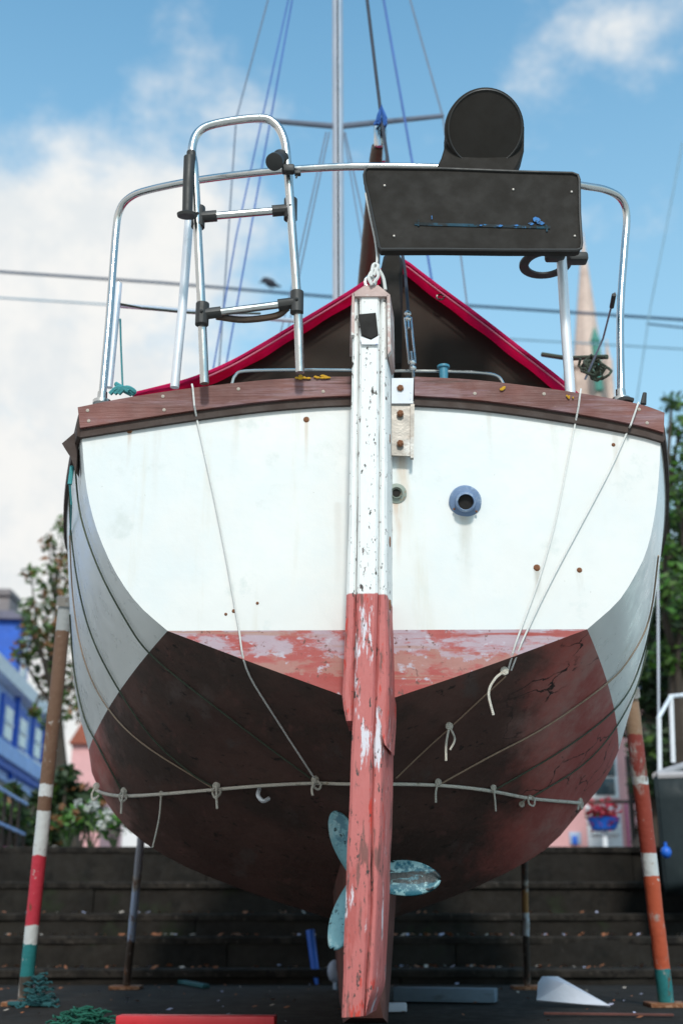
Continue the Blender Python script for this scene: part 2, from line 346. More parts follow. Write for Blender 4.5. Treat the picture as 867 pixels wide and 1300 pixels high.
# leaf litter lying on the treads and the slip
lt = MB()
for (Y0, h), n in (((10.6, .11), 150), ((11.4, .36), 150), ((12.2, .56), 60)):
    for _ in range(n):
        x = random.choice((random.uniform(-4, 5), random.gauss(-2.0, .8), random.gauss(1.2, .7))); y = (Y0+random.random()**2*.5)*K+.02; s = random.uniform(.012, .032)
        a = random.uniform(0, 6.28); u = Vector((math.cos(a), math.sin(a), random.uniform(-.2, .5))); v = Vector((-math.sin(a), math.cos(a), random.uniform(.2, .8)))
        c = Vector((x, y, h*K+.022)); lt.cur = random.choice((0, 0, 0, 1, 2))
        lt.add([c-u*s, c-v*s*.5, c+u*s, c+v*s*.5], [[0, 1, 2, 3]])
for _ in range(260):
    x = random.uniform(-4, 4); y = random.uniform(6.3, 10.5)*K; s = random.uniform(.006, .02); a = random.uniform(0, 6.28)
    u = Vector((math.cos(a), math.sin(a), .2)); v = Vector((-math.sin(a), math.cos(a), .4)); c = Vector((x, y, .012)); lt.cur = random.choice((0, 0, 1, 2))
    lt.add([c-u*s, c-v*s*.5, c+u*s, c+v*s*.5], [[0, 1, 2, 3]])
MAT['dry'] = M('rust_dry_leaf', (.26, .09, .035), .8); MAT['pale'] = M('pale_pebble', (.45, .38, .32), .8); MAT['lilac'] = M('pale_petal', (.42, .42, .55), .8)
tag(build('leaf_litter', lt, ['dry', 'pale', 'lilac'], smooth=0, fix=False), 'scattered fallen leaves and grit lying on the dark steps', 'leaves', kind='stuff')

# ------------------------------------------------------------------ hull
Y0, Y1, Y2 = 4.4, 6.3, 12.4
T0R_u = [(838, 553), (836, 600), (831, 650), (820, 700), (803, 735), (783, 765), (745, 799)]
T0R_l = [(745, 799), (620, 845), (500, 886), (469, 897)]
T0L_u = [(104, 548), (109, 610), (118, 655), (132, 695), (152, 735), (178, 770), (213, 801)]
T0L_l = [(213, 801), (330, 845), (437, 884), (469, 897)]
T1R_u = [(836, 700), (829, 760), (818, 830), (803, 890), (785, 952)]
T1R_l = [(785, 952), (768, 990), (740, 1025), (690, 1080), (600, 1128), (500, 1165), (462, 1178)]
T1L_u = [(87, 690), (89, 770), (93, 850), (101, 905), (113, 952)]
T1L_l = [(113, 952), (118, 985), (130, 1010), (165, 1055), (225, 1095), (310, 1130), (400, 1160), (462, 1178)]
NU, NL = 16, 16
def sect(u, l, Y):
    a = resample(cr([P(x, y, Y) for x, y in u], 6), NU); b = resample(cr([P(x, y, Y) for x, y in l], 6), NL)
    return a+b[1:]
S0 = {'R': sect(T0R_u, T0R_l, Y0), 'L': sect(T0L_u, T0L_l, Y0)}
S1 = {'R': sect(T1R_u, T1R_l, Y1), 'L': sect(T1L_u, T1L_l, Y1)}
for S in (S0, S1):                             # the two halves meet on the keel
    c = (S['R'][-1]+S['L'][-1])/2; S['R'][-1] = c; S['L'][-1] = c
def station(side, Y):
    a, b = S0[side], S1[side]
    if Y <= Y1:
        u = (Y-Y0)/(Y1-Y0); f = u+.22*u*(1-u); out = []
        for p, q in zip(a, b):
            r = p.lerp(q, u); r.x = p.x+(q.x-p.x)*f; r.y = Y*K; out.append(r)
        return out
    v = (Y-Y1)/(Y2-Y1); gx = (1+.3*v)*max(0, 1-v**2.1)**.75; cx = S1['R'][-1].x-.06*v; zs = S1['R'][0].z; out = []
    for i, q in enumerate(b):
        t = (zs-q.z)/max(.01, zs-b[-1].z)          # 0 at the sheer, 1 at the keel
        r = Vector((cx+(q.x-S1['R'][-1].x)*gx*(1-.25*v*t), Y*K, q.z+.25*v*v*(1-t)+t*v**3*.75)); out.append(r)
    return out
YS = [Y0+(Y1-Y0)*i/22 for i in range(23)]+[Y1+(Y2-Y1)*i/22 for i in range(1, 23)]
boat = thing('sailing_boat', 'white sailing boat with worn red bottom propped up ashore, seen from its stern', 'sailing boat', (P(469, 897, 6).x, 6.5*K, 0))
hm = MB()
for side in ('L', 'R'):
    rws = [station(side, Y) for Y in YS]
    hm.cur = 0; hm.grid([r[:NU] for r in rws]); hm.cur = 1; hm.grid([r[NU-1:] for r in rws])
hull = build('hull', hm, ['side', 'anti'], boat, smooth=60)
for o in (hull,):                              # weld the halves and the paint line
    bm = bmesh.new(); bm.from_mesh(o.data); bmesh.ops.remove_doubles(bm, verts=bm.verts[:], dist=.0005); bmesh.ops.recalc_face_normals(bm, faces=bm.faces[:]); bm.to_mesh(o.data); bm.free()
    o.data.polygons.foreach_set('use_smooth', [True]*len(o.data.polygons)); o.data.set_sharp_from_angle(angle=math.radians(60))
# transom: two painted areas of one board, slightly cambered top
tm = MB()
R, L = S0['R'], S0['L']
up = L[:NU][::-1]; top = []
TOPC = P(469, 508, Y0)
for i in range(1, 12):
    t = i/12; a = L[0].lerp(R[0], t); k = 1-(2*t-1)**2; a.z += (TOPC.z-(L[0].z+R[0].z)/2)*k; top.append(a)
ringU = [p.copy() for p in L[:NU][::-1]]+top+[p.copy() for p in R[:NU]]
def fill(m, left, right, n):
    """ruled strips between two edge polylines of equal length"""
    m.grid([[a.lerp(b, j/n) for j in range(n+1)] for a, b in zip(left, right)])
# upper field: strips from the boot line up to the sheer, then the cambered top
tm.cur = 0
fill(tm, L[:NU], R[:NU], 12)
tp = [L[0]]+top+[R[0]]
tm.grid([[L[0].lerp(R[0], i/12) for i in range(13)], tp])
tm.cur = 1
fill(tm, L[NU-1:], R[NU-1:], 12)
for v in tm.v: v.y -= .002
transom = build('transom', tm, ['white', 'boot'], boat, smooth=0)
bm = bmesh.new(); bm.from_mesh(transom.data); bmesh.ops.remove_doubles(bm, verts=bm.verts[:], dist=.0005); bmesh.ops.dissolve_degenerate(bm, edges=bm.edges[:], dist=.0005); bmesh.ops.recalc_face_normals(bm, faces=bm.faces[:]); bm.to_mesh(transom.data); bm.free()
# rays against hull + transom
bv = []; bf = []
for m in (hm, tm):
    o = len(bv); bv += m.v; bf += [[o+i for i in f] for f in m.f]
BVH = BVHTree.FromPolygons(bv, bf)
def H(x, y, off=.008):
    d = ray(x, y).normalized(); h = BVH.ray_cast(CAM, d)
    if h[0] is None: return None
    n = h[1] if h[1].dot(d) < 0 else -h[1]
    return h[0]+n*off
# deck
dm = MB(); dm.grid([[l[0].lerp(r[0], t)+Vector((0, 0, .11*K*(1-(2*t-1)**2)-.03)) for t in (0, .1, .25, .5, .75, .9, 1)] for l, r in ((station('L', Y), station('R', Y)) for Y in YS)])
build('deck', dm, 'deck', boat)
# long keel with its propeller aperture
def ctr(Y): return station('R', Y)[-1]
km = MB(); prof = []
for Y, zb in ((5.45, .62), (5.5, .25), (5.6, .10), (6.0, .05), (8.0, .03), (9.5, .08), (10.6, .5)):
    prof.append((Y, zb*K))
vs_ = []
for i, (Y, zb) in enumerate(prof):
    c = ctr(Y); th = (.03 if i == 0 else .05 if i == 1 else .09 if i < 3 else .13)*K if i < 6 else .03*K
    zt = max(c.z+.06, zb+.05)
    km_row = [Vector((c.x-th*1.2, Y*K, zt)), Vector((c.x-th, Y*K, (zt+zb)/2)), Vector((c.x-th*.8, Y*K, zb)), Vector((c.x+th*.8, Y*K, zb)), Vector((c.x+th, Y*K, (zt+zb)/2)), Vector((c.x+th*1.2, Y*K, zt))]
    vs_.append(km_row)
km.grid(vs_); km.add(vs_[0], [[0, 1, 2, 3, 4, 5]]); km.add(vs_[-1], [[0, 1, 2, 3, 4, 5]])
build('keel', km, 'keel', boat)
# gunwale capping of the transom: two pieces left and right of the rudder head
def band(pts_top, pts_bot, depth, mb):
    n = len(pts_top); d = Vector((0, depth, 0))
    mb.grid([pts_top, pts_bot]); mb.grid([[p+d for p in pts_top], [p+d for p in pts_bot]])
    mb.grid([pts_top, [p+d for p in pts_top]]); mb.grid([pts_bot, [p+d for p in pts_bot]])
    for i in (0, n-1): mb.add([pts_top[i], pts_bot[i], pts_bot[i]+d, pts_top[i]+d], [[0, 1, 2, 3]])
YA = Y0-.035
for tpx, bpx in (([(99, 517), (160, 505), (240, 493), (330, 483), (400, 479), (446, 478)], [(102, 543), (165, 533), (245, 521), (330, 510), (400, 504), (446, 502)]),
                 ([(526, 478), (600, 482), (680, 491), (760, 503), (815, 514), (843, 524)], [(526, 502), (600, 507), (680, 517), (760, 530), (815, 541), (842, 549)])):
    tt = resample(cr([P(x, y, YA) for x, y in tpx], 6), 30); bb = resample(cr([P(x, y, YA) for x, y in bpx], 6), 30)
    m = MB(); band(tt, bb, .10*K, m); cap = build('gunwale_capping', m, 'teak', boat, smooth=40)
    m = MB(); d2 = [b+Vector((0, .012, -.030)) for b in bb]; band([b+Vector((0, .012, -.001)) for b in bb], d2, .03, m); build('cap_shade_strip', m, 'darkwood', boat)  # dark strip put in as the shade under the capping
    for i, (fx, fy) in enumerate(((.06, .25), (.06, .75), (.33, .2), (.33, .8), (.62, .3), (.9, .75)) if tpx[0][0] < 200 else ((.25, .7), (.55, .3), (.92, .25), (.95, .8))):
        k = int(fx*29); c = tt[k].lerp(bb[k], fy); q = MB(); q.lathe(c, (0, -1, 0), [(-.002, .006), (.0015, .006), (.003, .003)], 10); build('plug', q, 'pale', cap)
for side, s in (('L', -1), ('R', 1)):          # toe rail along each sheer
    pts = [station(side, Y)[0] for Y in YS]; m = MB()
    m.grid([[p+Vector((s*.012, 0, .085)), p+Vector((s*.017, 0, .02)), p+Vector((s*.014, 0, -.016)), p+Vector((s*.003, 0, -.02)), p+Vector((-s*.03, 0, .02)), p+Vector((-s*.03, 0, .085)), p+Vector((s*.012, 0, .085))] for p in pts])
    r0 = m.v[:7]; m.add(r0, [[0, 1, 2, 3, 4, 5]])
    build('rubbing_strake', m, 'darkwood', boat)
m = MB(); a = P(99, 545, 4.5); m.prism([P(79, 563, 4.5), P(100, 545, 4.5), P(97, 600, 4.5), P(90, 580, 4.5)], (0, .05, 0)); build('fairlead', m, 'darkwood', boat)
m = MB(); m.tube(pxl([(92, 592, 4.55), (89, 615, 4.55)]), .008, 8); m.tube(pxl([(89, 615, 4.55), (91, 640, 4.6), (89, 700, 5.6)]), .004, 6); build('fender_hook', m, 'tealrope', boat)

# transom fittings
hc = P(590, 637, Y0); r = rad(41, hc)
m = MB(); ax = Vector((-.06, -1, -.40)).normalized()
m.lathe(hc+Vector((0, -.003, 0)), ax, [(-.02, r), (.012, r), (.018, r*.93), (.022, r*.66), (.055, r*.60), (.058, r*.5), (.030, r*.42)], 32); sf = build('skin_fitting', m, 'bluefit', boat, 'round blue skin fitting')
m = MB(); m.lathe(hc+ax*.046, ax, [(0, r*.45), (.002, r*.45)], 24); build('bore', m, 'hole', sf)
for dx, dy in ((-14, 9), (14, 12)):
    m = MB(); c = P(590+dx, 637+dy, Y0); m.lathe(c, ax, [(.016, .004), (.022, .004), (.024, .002)], 8); build('screw', m, 'rust', sf)
hc = P(503, 627, Y0); r = rad(26, hc); m = MB(); m.lathe(hc, (0, -1, -.1), [(-.003, r), (.008, r), (.012, r*.6), (.02, r*.55), (.008, r*.4)], 24); ef = build('exhaust_outlet', m, 'greenfit', boat)
m = MB(); m.lathe(hc+Vector((0, -.008, 0)), (0, -1, 0), [(0, r*.39), (.002, r*.39)], 16); build('bore', m, 'hole', ef)
for x, y, w_ in ((165, 547, 8), (389, 533, 8), (681, 721, 9), (735, 724, 7), (778, 565, 5), (287, 780, 4), (297, 776, 5), (327, 766, 4)):
    c = P(x, y, Y0); m = MB(); m.lathe(c, (0, -1, -.05), [(-.002, rad(w_, c)), (.003, rad(w_, c)), (.006, rad(w_, c)*.6)], 10); build('screw', m, 'rust', boat)
m = MB(); m.prism(pxl([(497, 480, 4.34), (525, 480, 4.34), (524, 512, 4.34), (497, 512, 4.34)]), (0, .012, 0)); cp = build('chainplate', m, 'whiteplate', boat)
m = MB(); m.prism(pxl([(497, 513, 4.35), (525, 513, 4.35), (524, 579, 4.35), (497, 578, 4.35)]), (0, .012, 0)); m.prism(pxl([(521, 513, 4.34), (526, 513, 4.34), (525, 581, 4.34), (521, 581, 4.34)]), (0, .02, 0)); lp = build('backing_plate', m, 'plate', cp)
for x, y in ((508, 525), (508, 563), (508, 493)):
    c = P(x, y, 4.34); m = MB(); m.lathe(c, (0, -1, -.1), [(-.004, rad(9, c)), (.006, rad(9, c)), (.010, rad(5, c))], 6); build('bolt', m, 'rust', cp)

# rudder (turned a touch: its right face shows)
rud = thing('rudder', 'x', 'x', P(457, 1292, 4.21)); del rud['label'], rud['category']; rud.parent = boat; rud.location = WLOC[rud]-WLOC[boat]
zpaint = P(465, 754, 4.21).z
WH = (.76, .76, .74); RD = (.47, .13, .12)
def rmat(name, z0, extra=()):
    return M(name, None, .7, low=LOW, bands=[(0, RD), (zpaint-z0, WH)], wob=.006, over=list(extra)+[((.05, .04, .035), 24, .62, .635, (2.2, 1, .8)), ((.09, .055, .05), 60, .62, .65, (1.5, 1, .5))], bump=.5, bs=30, bstretch=(2, 1, .4))
def slab(pts, Ya, depth, dx=.0, n=None):
    a = [P(x, y, Ya) for x, y in pts]; return a, Vector((dx, depth, 0))
def rbuild(name, lpx, rpx, Ya, depth, dx, flakes, bev=.008):
    """a plank given by its left and right edges on its aft face, with eased corners"""
    l = resample(pxl([(x, y, Ya) for x, y in lpx]), 40); rr_ = resample(pxl([(x, y, Ya) for x, y in rpx]), 40)
    rows = []
    d = Vector((dx, depth, 0))
    for a, b in zip(l, rr_):
        e = (b-a)*min(.3, bev/max(1e-4, (b-a).length)); q = Vector((0, bev, 0))
        j = Vector((noise.noise(a*9)*.0025, 0, 0)); k = Vector((noise.noise(b*9+Vector((5, 0, 0)))*.0025, 0, 0))
        rows.append([a+d+j, a+q+j, a+e+j, (a*2+b)/3, (a+b*2)/3, b-e+k, b+q+k, b+d+k, a+d+j])
    m = MB(); m.grid(rows); m.add(rows[0][:8], [list(range(8))]); m.add(rows[-1][:8], [list(range(8))])
    z0 = min(v.z for v in m.v)
    return build(name, m, rmat(name+'_paint', z0, flakes), rud, smooth=35)
fl = []
LOW = [((.40, .09, .08), 8, .50, .56, (2, 1, .3)), ((.62, .58, .62), 7, .565, .60, (2.4, 1, .4)), ((.52, .045, .03), 6, .60, .63, (2, 1, .5)), ((.20, .075, .065), 18, .58, .64, (2.4, 1, .3))]
rbuild('blade', [(456, 372), (455, 560), (453, 750), (449, 900), (444, 1000), (438, 1150), (434, 1292)], [(482, 372), (481, 560), (480, 750), (476, 880), (472, 1000), (470, 1150), (462, 1290)], 4.20, .22, .02, fl)
rbuild('cheek_plank', [(448, 374), (446, 500), (443, 650), (440, 755), (436, 850), (434, 890), (440, 915)], [(455.4, 374), (454.4, 560), (452.4, 750), (449.6, 850), (448.4, 890), (447.4, 915)], 4.21, .20, .01, fl)
rbuild('cheek_plank', [(482.6, 374), (481.6, 560), (480.4, 750), (476.6, 870), (476, 920), (488, 945)], [(491, 374), (491.5, 500), (492, 600), (491, 750), (494, 850), (494, 910), (491, 948)], 4.21, .20, .03, fl)
rbuild('trailing_plank', [(476.5, 890), (472.5, 1000), (470.5, 1150), (462.5, 1291)], [(487, 905), (486, 1000), (480, 1150), (477, 1215), (475, 1255), (464, 1288)], 4.21, .26, .04, fl)
m = MB(); m.prism(pxl([(455, 399, 4.185), (477, 397, 4.185), (480, 424, 4.185), (471, 430, 4.185), (459, 424, 4.185)]), (0, .012, 0)); build('tiller_slot', m, 'hole', rud)
m = MB(); m.prism(pxl([(457, 427, 4.188), (471, 431.5, 4.188), (481, 426, 4.188), (480, 437, 4.188), (459, 437, 4.188)]), (0, .006, 0)); build('sticker', m, 'sticker', rud)
m = MB()
m.prism(pxl([(447, 373, 4.19), (450, 371, 4.19), (450, 425, 4.19), (446, 425, 4.19)]), (-.004, .16, 0))
m.prism(pxl([(491, 371, 4.19), (495, 374, 4.19), (496, 445, 4.19), (492, 450, 4.19)]), (.02, .16, 0))
m.prism(pxl([(447, 373, 4.19), (464, 362, 4.19), (480, 362, 4.19), (495, 374, 4.19), (491, 376, 4.19), (450, 376, 4.19)]), (0, .2, 0))
rc = build('head_strap', m, 'strap', rud)
m = MB(); c = P(470, 358, 4.24); m.tube([c+Vector((math.cos(t)*.018, 0, math.sin(t)*.022)) for t in [i*math.pi/6 for i in range(13)]], .006, 8); build('lifting_eye', m, 'steel', rc)
for zy in (440, 560, 690, 770, 880):
    m = MB(); m.box(P(478, zy, 4.33)+Vector((0, .03, 0)), (.09, .12, .035), bev=.006); build('gudgeon', m, 'rust', rud)

# propeller
pc = P(456, 1112, 5.25)
prop = thing('propeller', 'x', 'x', pc); del prop['label'], prop['category']; prop.parent = boat; prop.location = pc-WLOC[boat]
m = MB(); m.lathe(pc+Vector((0, -.07, 0)), (0, 1, 0), [(0, .012), (.02, .026), (.07, .034), (.14, .03), (.42, .018)], 18); build('hub', m, 'prop', prop)
def blade(tipx, tipy, w_, mt, twist):
    tip = P(tipx, tipy, 5.2); ax = tip-pc; Ln = ax.length; ax.normalize(); side = ax.cross(Vector((0, 1, 0))).normalized()
    W = rad(w_, pc)
    side = (side*math.cos(twist)+Vector((0, 1, 0))*math.sin(twist)).normalized(); nrm = ax.cross(side)
    rows = []
    for i in range(17):
        t = 1-(1-i/16)**1.6; wd = W*math.sqrt(max(0, 1-((t-.58)/.42)**2)) if t > .58 else W*(.45+.55*math.sin(math.pi/2*t/.58))
        wd = max(wd, .002); c = pc+ax*(Ln*t)
        rows.append([c+side*wd*q+nrm*(.012*(1-abs(q))*(1-t*.6)+.012*q*q*t) for q in (-1, -.6, -.2, .2, .6, 1)])
    m = MB(); m.grid(rows); o = build('blade', m, mt, prop, smooth=60)
    md = o.modifiers.new('thick', 'SOLIDIFY'); md.thickness = .011
blade(424, 1029, 34, 'prop', .25); blade(424, 1203, 34, 'prop', -.3); blade(556, 1117, 45, 'propd', .3)

# ------------------------------------------------------------------ rig
mast_t = MB(); YM = 9.0
mb_, mt_ = P(431, 700, YM), P(427.5, -260, YM)
mr = rad(15, P(429, 200, YM)); sh = [(math.cos(t)*.8, math.sin(t)*1.25) for t in [i*math.pi/10 for i in range(20)]]
mast_t.grid([[mb_.lerp(mt_, k/4)+Vector((x*mr*1.2, y*mr, 0)) for x, y in sh+sh[:1]] for k in range(5)])
mast = build('mast', mast_t, 'mast', boat)
m = MB(); m.tube([mb_.lerp(mt_, k/4)+Vector((.0, -mr*1.28, 0)) for k in range(5)], .008, 6); build('sail_track', m, 'darkrope', mast)
for a, b in (((424, 160), (299, 150)), ((434, 160), (563, 147))):
    m = MB(); p, q = P(*a, YM), P(*b, YM); m.tube([p, q], [rad(8, p), rad(6, q)], 8); build('spreader', m, 'wire', mast)
def ln(name, pts, wpx, mt, parent=boat, label=None):
    pts = pxl(pts); m = MB(); m.tube(pts, [rad(wpx, p) for p in pts], 6); return build(name, m, mt, parent, label)
tipL, tipR = (300, 151), (562, 148)
ln('cap_shroud', [(428, -330, 9), (*tipL, 9), (272, 560, 8.6)], 2.2, 'wire'); ln('cap_shroud', [(428, -330, 9), (*tipR, 9), (615, 560, 8.6)], 2.2, 'wire')
ln('aft_shroud', [(409, -200, 9), (371, 0, 8.9), (277, 520, 8.3)], 2.4, 'bluewire'); ln('aft_shroud', [(405, -200, 9), (366, 0, 8.9), (300, 300, 8.5), (262, 520, 8.3)], 2.2, 'bluewire')
ln('aft_shroud', [(455, -190, 9), (487, 0, 8.9), (523, 205, 8.6), (575, 520, 8.3)], 3.0, 'bluewire')
ln('lower_shroud', [(418, 168, 9), (384, 330, 8.8), (345, 520, 8.6)], 2, 'wire'); ln('lower_shroud', [(414, 168, 9), (374, 350, 8.6), (330, 530, 8.3)], 2, 'wire')
ln('lower_shroud', [(438, 168, 9), (462, 280, 8.8), (510, 520, 8.6)], 2, 'wire'); ln('lower_shroud', [(436, 168, 9), (458, 300, 8.6), (490, 530, 8.3)], 1.6, 'wire')
bs = ln('backstay', [(440, -250, 8.2), (466, 0, 6.6), (484, 150, 5.7), (514, 345, 4.75), (518, 395, 4.5)], 4.2, 'darkrope')
tb0, tb1 = P(517, 395, 4.5), P(524, 470, 4.36)
m = MB(); 
for o in (-.011, .011): m.tube([tb0.lerp(tb1, t)+Vector((o, 0, 0)) for t in (.12, .9)], .0042, 8)
for t in (.05, .14, .88, .97): m.ball(tb0.lerp(tb1, t), (.013, .011, .013), 10)
m.tube([tb0, tb0.lerp(tb1, .3)], .005, 8); m.tube([tb0.lerp(tb1, .7), tb1+(tb1-tb0)*.12], .005, 8); build('bottlescrew', m, 'steel', boat)
# boom
b0, b1 = P(481, 186, 5.75), P(440, 700, 8.85)
m = MB(); m.tube([b0, b0.lerp(b1, .02), b0.lerp(b1, .3), b1], [rad(19, b0), rad(22, b0), rad(27, b0.lerp(b1, .3)), rad(24, b1)], 16); boom = build('boom', m, 'boomwood', boat)
m = MB(); m.box(b0+Vector((0, -.02, .05)), (.05, .03, .14), bev=.012); m.tube(pxl([(484, 148, 5.7), (479, 165, 5.68), (481, 186, 5.68)]), .010, 8); m.tube(pxl([(484, 148, 5.7), (489, 166, 5.68), (487, 205, 5.66)]), .008, 8); build('boom_shackle', m, 'steel', boom)
m = MB()
for i in range(7): m.tube(pxl([(478-i % 3*1.5, 158, 5.66), (480+i % 2*2, 146+i*2, 5.64), (484, 134+i, 5.66), (488+i % 2*2, 148+i*2, 5.64), (488, 162, 5.66)]), .007, 6)
build('boom_lashing', m, 'bluerope', boom)

# ------------------------------------------------------------------ pushpit, stanchions and rail fittings
m = MB(); pp = cr(pxl([(130, 507, 4.52), (139, 405, 4.58), (147, 300, 4.62), (152, 268, 4.61), (165, 251, 4.57), (190, 241, 4.53), (250, 229, 4.45), (330, 219, 4.38), (400, 213.5, 4.35), (460, 211.5, 4.33), (560, 213, 4.33), (650, 220, 4.35), (735, 235, 4.45), (768, 241, 4.52), (788, 253, 4.58), (795, 275, 4.62), (792, 320, 4.62), (787, 400, 4.58), (788, 504, 4.52)]), 7)
m.tube(pp, rad(9.5, pp[40]), 14); push = build('pushpit_rail', m, 'steel', boat)
for x, y in ((130, 508), (788, 505)):
    m = MB(); c = P(x, y, 4.52); m.lathe(c-Vector((0, 0, .015)), (0, 0, 1), [(0, .032), (.012, .032), (.016, .018), (.045, .017)], 16); build('base_flange', m, 'steel', push)
def stan(pts, wpx, mt, name='stanchion'):
    p = pxl(pts); m = MB(); m.tube(p, [rad(wpx, q) for q in p], 14); return build(name, m, mt, boat)
stan([(222, 492, 4.5), (232, 390, 4.48), (240, 285, 4.46), (243, 225, 4.45)], 11.5, 'alu'); stan([(724, 505, 4.47), (718, 420, 4.46), (712, 322, 4.42)], 13, 'alu')
stan([(139, 492, 4.95), (145, 430, 4.95), (151, 360, 4.95)], 9, 'alu')
stan([(149, 388, 4.95), (200, 392, 5.4), (300, 401, 6.2), (372, 407, 6.8)], 6, 'alu', 'guard_rail'); stan([(153, 386, 4.95), (180, 391, 5.2), (240, 397, 5.6), (330, 398, 6.3)], 3, 'greencord', 'guard_wire')
stan([(153, 405, 4.95), (154, 440, 4.95), (156, 490, 4.95)], 2.5, 'tealrope', 'lashing_cord')
stan([(780, 372, 4.62), (765, 430, 5.2), (742, 482, 5.3)], 2.6, 'wire', 'guard_wire'); stan([(779, 374, 4.61), (776, 390, 4.68)], 6, 'black', 'wire_terminal')
stan([(688, 450, 5.6), (720, 455, 5.5), (770, 453, 5.3)], 6, 'greencord', 'guard_rail')
m = MB()
for i in range(9):
    a = random.uniform(0, 6); c = P(752+random.uniform(-10, 12), 458+random.uniform(-4, 8), 5.3); m.tube([c+Vector((math.cos(a+t)*.035, .02*math.sin(t*2), math.sin(a+t)*.035-.02)) for t in [k*.7 for k in range(8)]], .006, 6)
build('coiled_rope', m, 'greencord', boat)
m = MB(); m.tube(cr(pxl([(295, 487, 4.5), (299, 477, 4.5), (312, 471, 4.5), (380, 469.5, 4.48), (440, 470, 4.47), (520, 471, 4.47), (600, 472.5, 4.48), (630, 477, 4.5), (640, 489, 4.5)]), 5), .0055, 8); build('mainsheet_horse', m, 'steel', boat)
c = P(563, 478, 4.42); m = MB(); m.lathe(c-Vector((0, 0, .02)), (0, 0, 1), [(0, .014), (.05, .016), (.052, .022), (.060, .022), (.061, .015), (.03, .013)], 18); build('deck_filler', m, 'bluecup', boat)
m = MB(); 
for dx in (0, 6, 11): m.tube(cr(pxl([(140+dx, 500, 4.45), (150+dx, 492, 4.44), (160+dx, 497, 4.45), (168, 501, 4.46)]), 4), .008, 6)
m.tube(pxl([(147, 487, 4.45), (164, 497, 4.44)]), .008, 6); build('cleated_rope', m, 'tealrope', boat)
m = MB(); m.tube(cr(pxl([(783, 510, 4.45), (792, 506, 4.44), (803, 508, 4.45)]), 4), .009, 6); m.tube(pxl([(816, 513, 4.46), (818, 499, 4.46)]), [.011, .007], 8); build('cleat', m, 'black', boat)
for x, y, w_ in ((384, 480, 15), (407, 479, 18), (640, 494, 10), (722, 505, 6)):
    c = P(x, y, YA-.006); m = MB(); 
    for i in range(9): m.ball(c+Vector((random.gauss(0, .45)*rad(w_*1.5, c), 0, abs(random.gauss(0, .004))-.002)), (rad(w_, c)*.5*random.uniform(.5, 1), .003, .004), 8)
    build('lichen_patch', m, 'lichen', boat)

# ------------------------------------------------------------------ boarding ladder
lad = thing('boarding_ladder', 'folded stainless boarding ladder hooked over the stern rail, with black plastic joints', 'ladder', P(320, 480, 4.3))
m = MB(); hp = cr(pxl([(260, 487, 4.3), (256, 390, 4.28), (251, 290, 4.26), (247, 215, 4.24), (244, 190, 4.24), (252, 168, 4.24), (275, 157, 4.24), (330, 150, 4.24), (350, 158, 4.24), (361, 178, 4.24), (365, 210, 4.24), (371, 290, 4.26), (378, 390, 4.28), (381, 473, 4.3)]), 8)
m.tube(hp, rad(11, hp[20]), 14); build('side_rail', m, 'steel', lad)
for (a, b) in (((252, 276), (369, 266)), ((257, 399), (377, 384))):
    m = MB(); p, q = P(*a, 4.27), P(*b, 4.27); m.tube([p, q], rad(10, p), 12); rg = build('rung', m, 'steel', lad)
    for c, s in ((p, 1), (q, -1)):
        j = MB(); r0 = rad(15, c); j.tube([c+Vector((0, 0, -.04)), c+Vector((0, 0, .04))], r0*1.15, 12); j.tube([c, c+(q-p).normalized()*s*.065], r0*.98, 12); j.ball(c+Vector((0, -r0*1.2, 0)), .006, 8); build('joint', j, 'black', rg)
m = MB(); m.tube(cr(pxl([(275, 402, 4.3), (310, 406, 4.3), (350, 401, 4.3), (365, 391, 4.3)]), 5), .012, 8); build('tread', m, 'boomwood', lad)
m = MB(); m.tube(pxl([(241, 200, 4.2), (239, 240, 4.2), (238, 270, 4.2)]), [rad(15, P(240, 200, 4.2)), rad(14, P(240, 240, 4.2)), rad(13, P(240, 270, 4.2))], 14)
cc = P(238, 273, 4.2); m.lathe(cc, (0, -.25, 1), [(-.006, .034), (.004, .036), (.012, .02)], 18)
m.tube([P(243, 193, 4.2), P(243, 203, 4.2)], .016, 10); build('grip_sleeve', m, 'black', lad)
c = P(349, 205, 4.16); ax = (P(363, 185, 4.24)-c).normalized(); m = MB(); m.lathe(c, (ax+Vector((0, .35, 0))).normalized(), [(-.012, .022), (-.010, .031), (.010, .031), (.018, .022), (.06, .020), (.08, .03), (.09, .022)], 20); build('rubber_stopper', m, 'black', lad)
m = MB(); m.tube(cr(pxl([(359, 216, 4.2), (372, 213, 4.2), (378, 219, 4.2), (376, 226, 4.2)]), 4), .0035, 6); m.box(P(378, 220, 4.2), (.022, .02, .014), bev=.003); m.box(P(366, 215, 4.2), (.045, .03, .03), bev=.006); build('clamp', m, 'black', lad)

# ------------------------------------------------------------------ black hooded cover on the rail
cov_ = thing('stern_board', 'flat black board at the stern rail with round drum on its angled neck', 'board', P(600, 316, 4.3))
def slab_(px, Ya, depth, name, mt, parent, e=.006):
    pts = [P(x, y, Ya) for x, y in px]; c = sum(pts, Vector())/len(pts); n = len(pts)
    def ins(q, k): return [c+(p-c)*(1-k/max(.05, (p-c).length))+Vector((0, q, 0)) for p in pts]
    rings = [ins(0, e), ins(e, 0), ins(depth-e, 0), ins(depth, e)]
    m = MB(); m.grid([r+r[:1] for r in rings]); m.add(rings[0], [list(range(n))]); m.add(rings[-1], [list(range(n))])
    return build(name, m, mt, parent, smooth=35)
bpx = [(462, 222), (464, 215), (468, 213), (560, 214), (652, 217.5), (726, 219.5), (733, 222), (735, 228), (735.5, 270), (738, 309), (737, 315.5), (732, 317.5), (640, 317.5), (560, 316.5), (484, 316.5), (481, 313), (474, 280), (467, 247), (463, 232)]
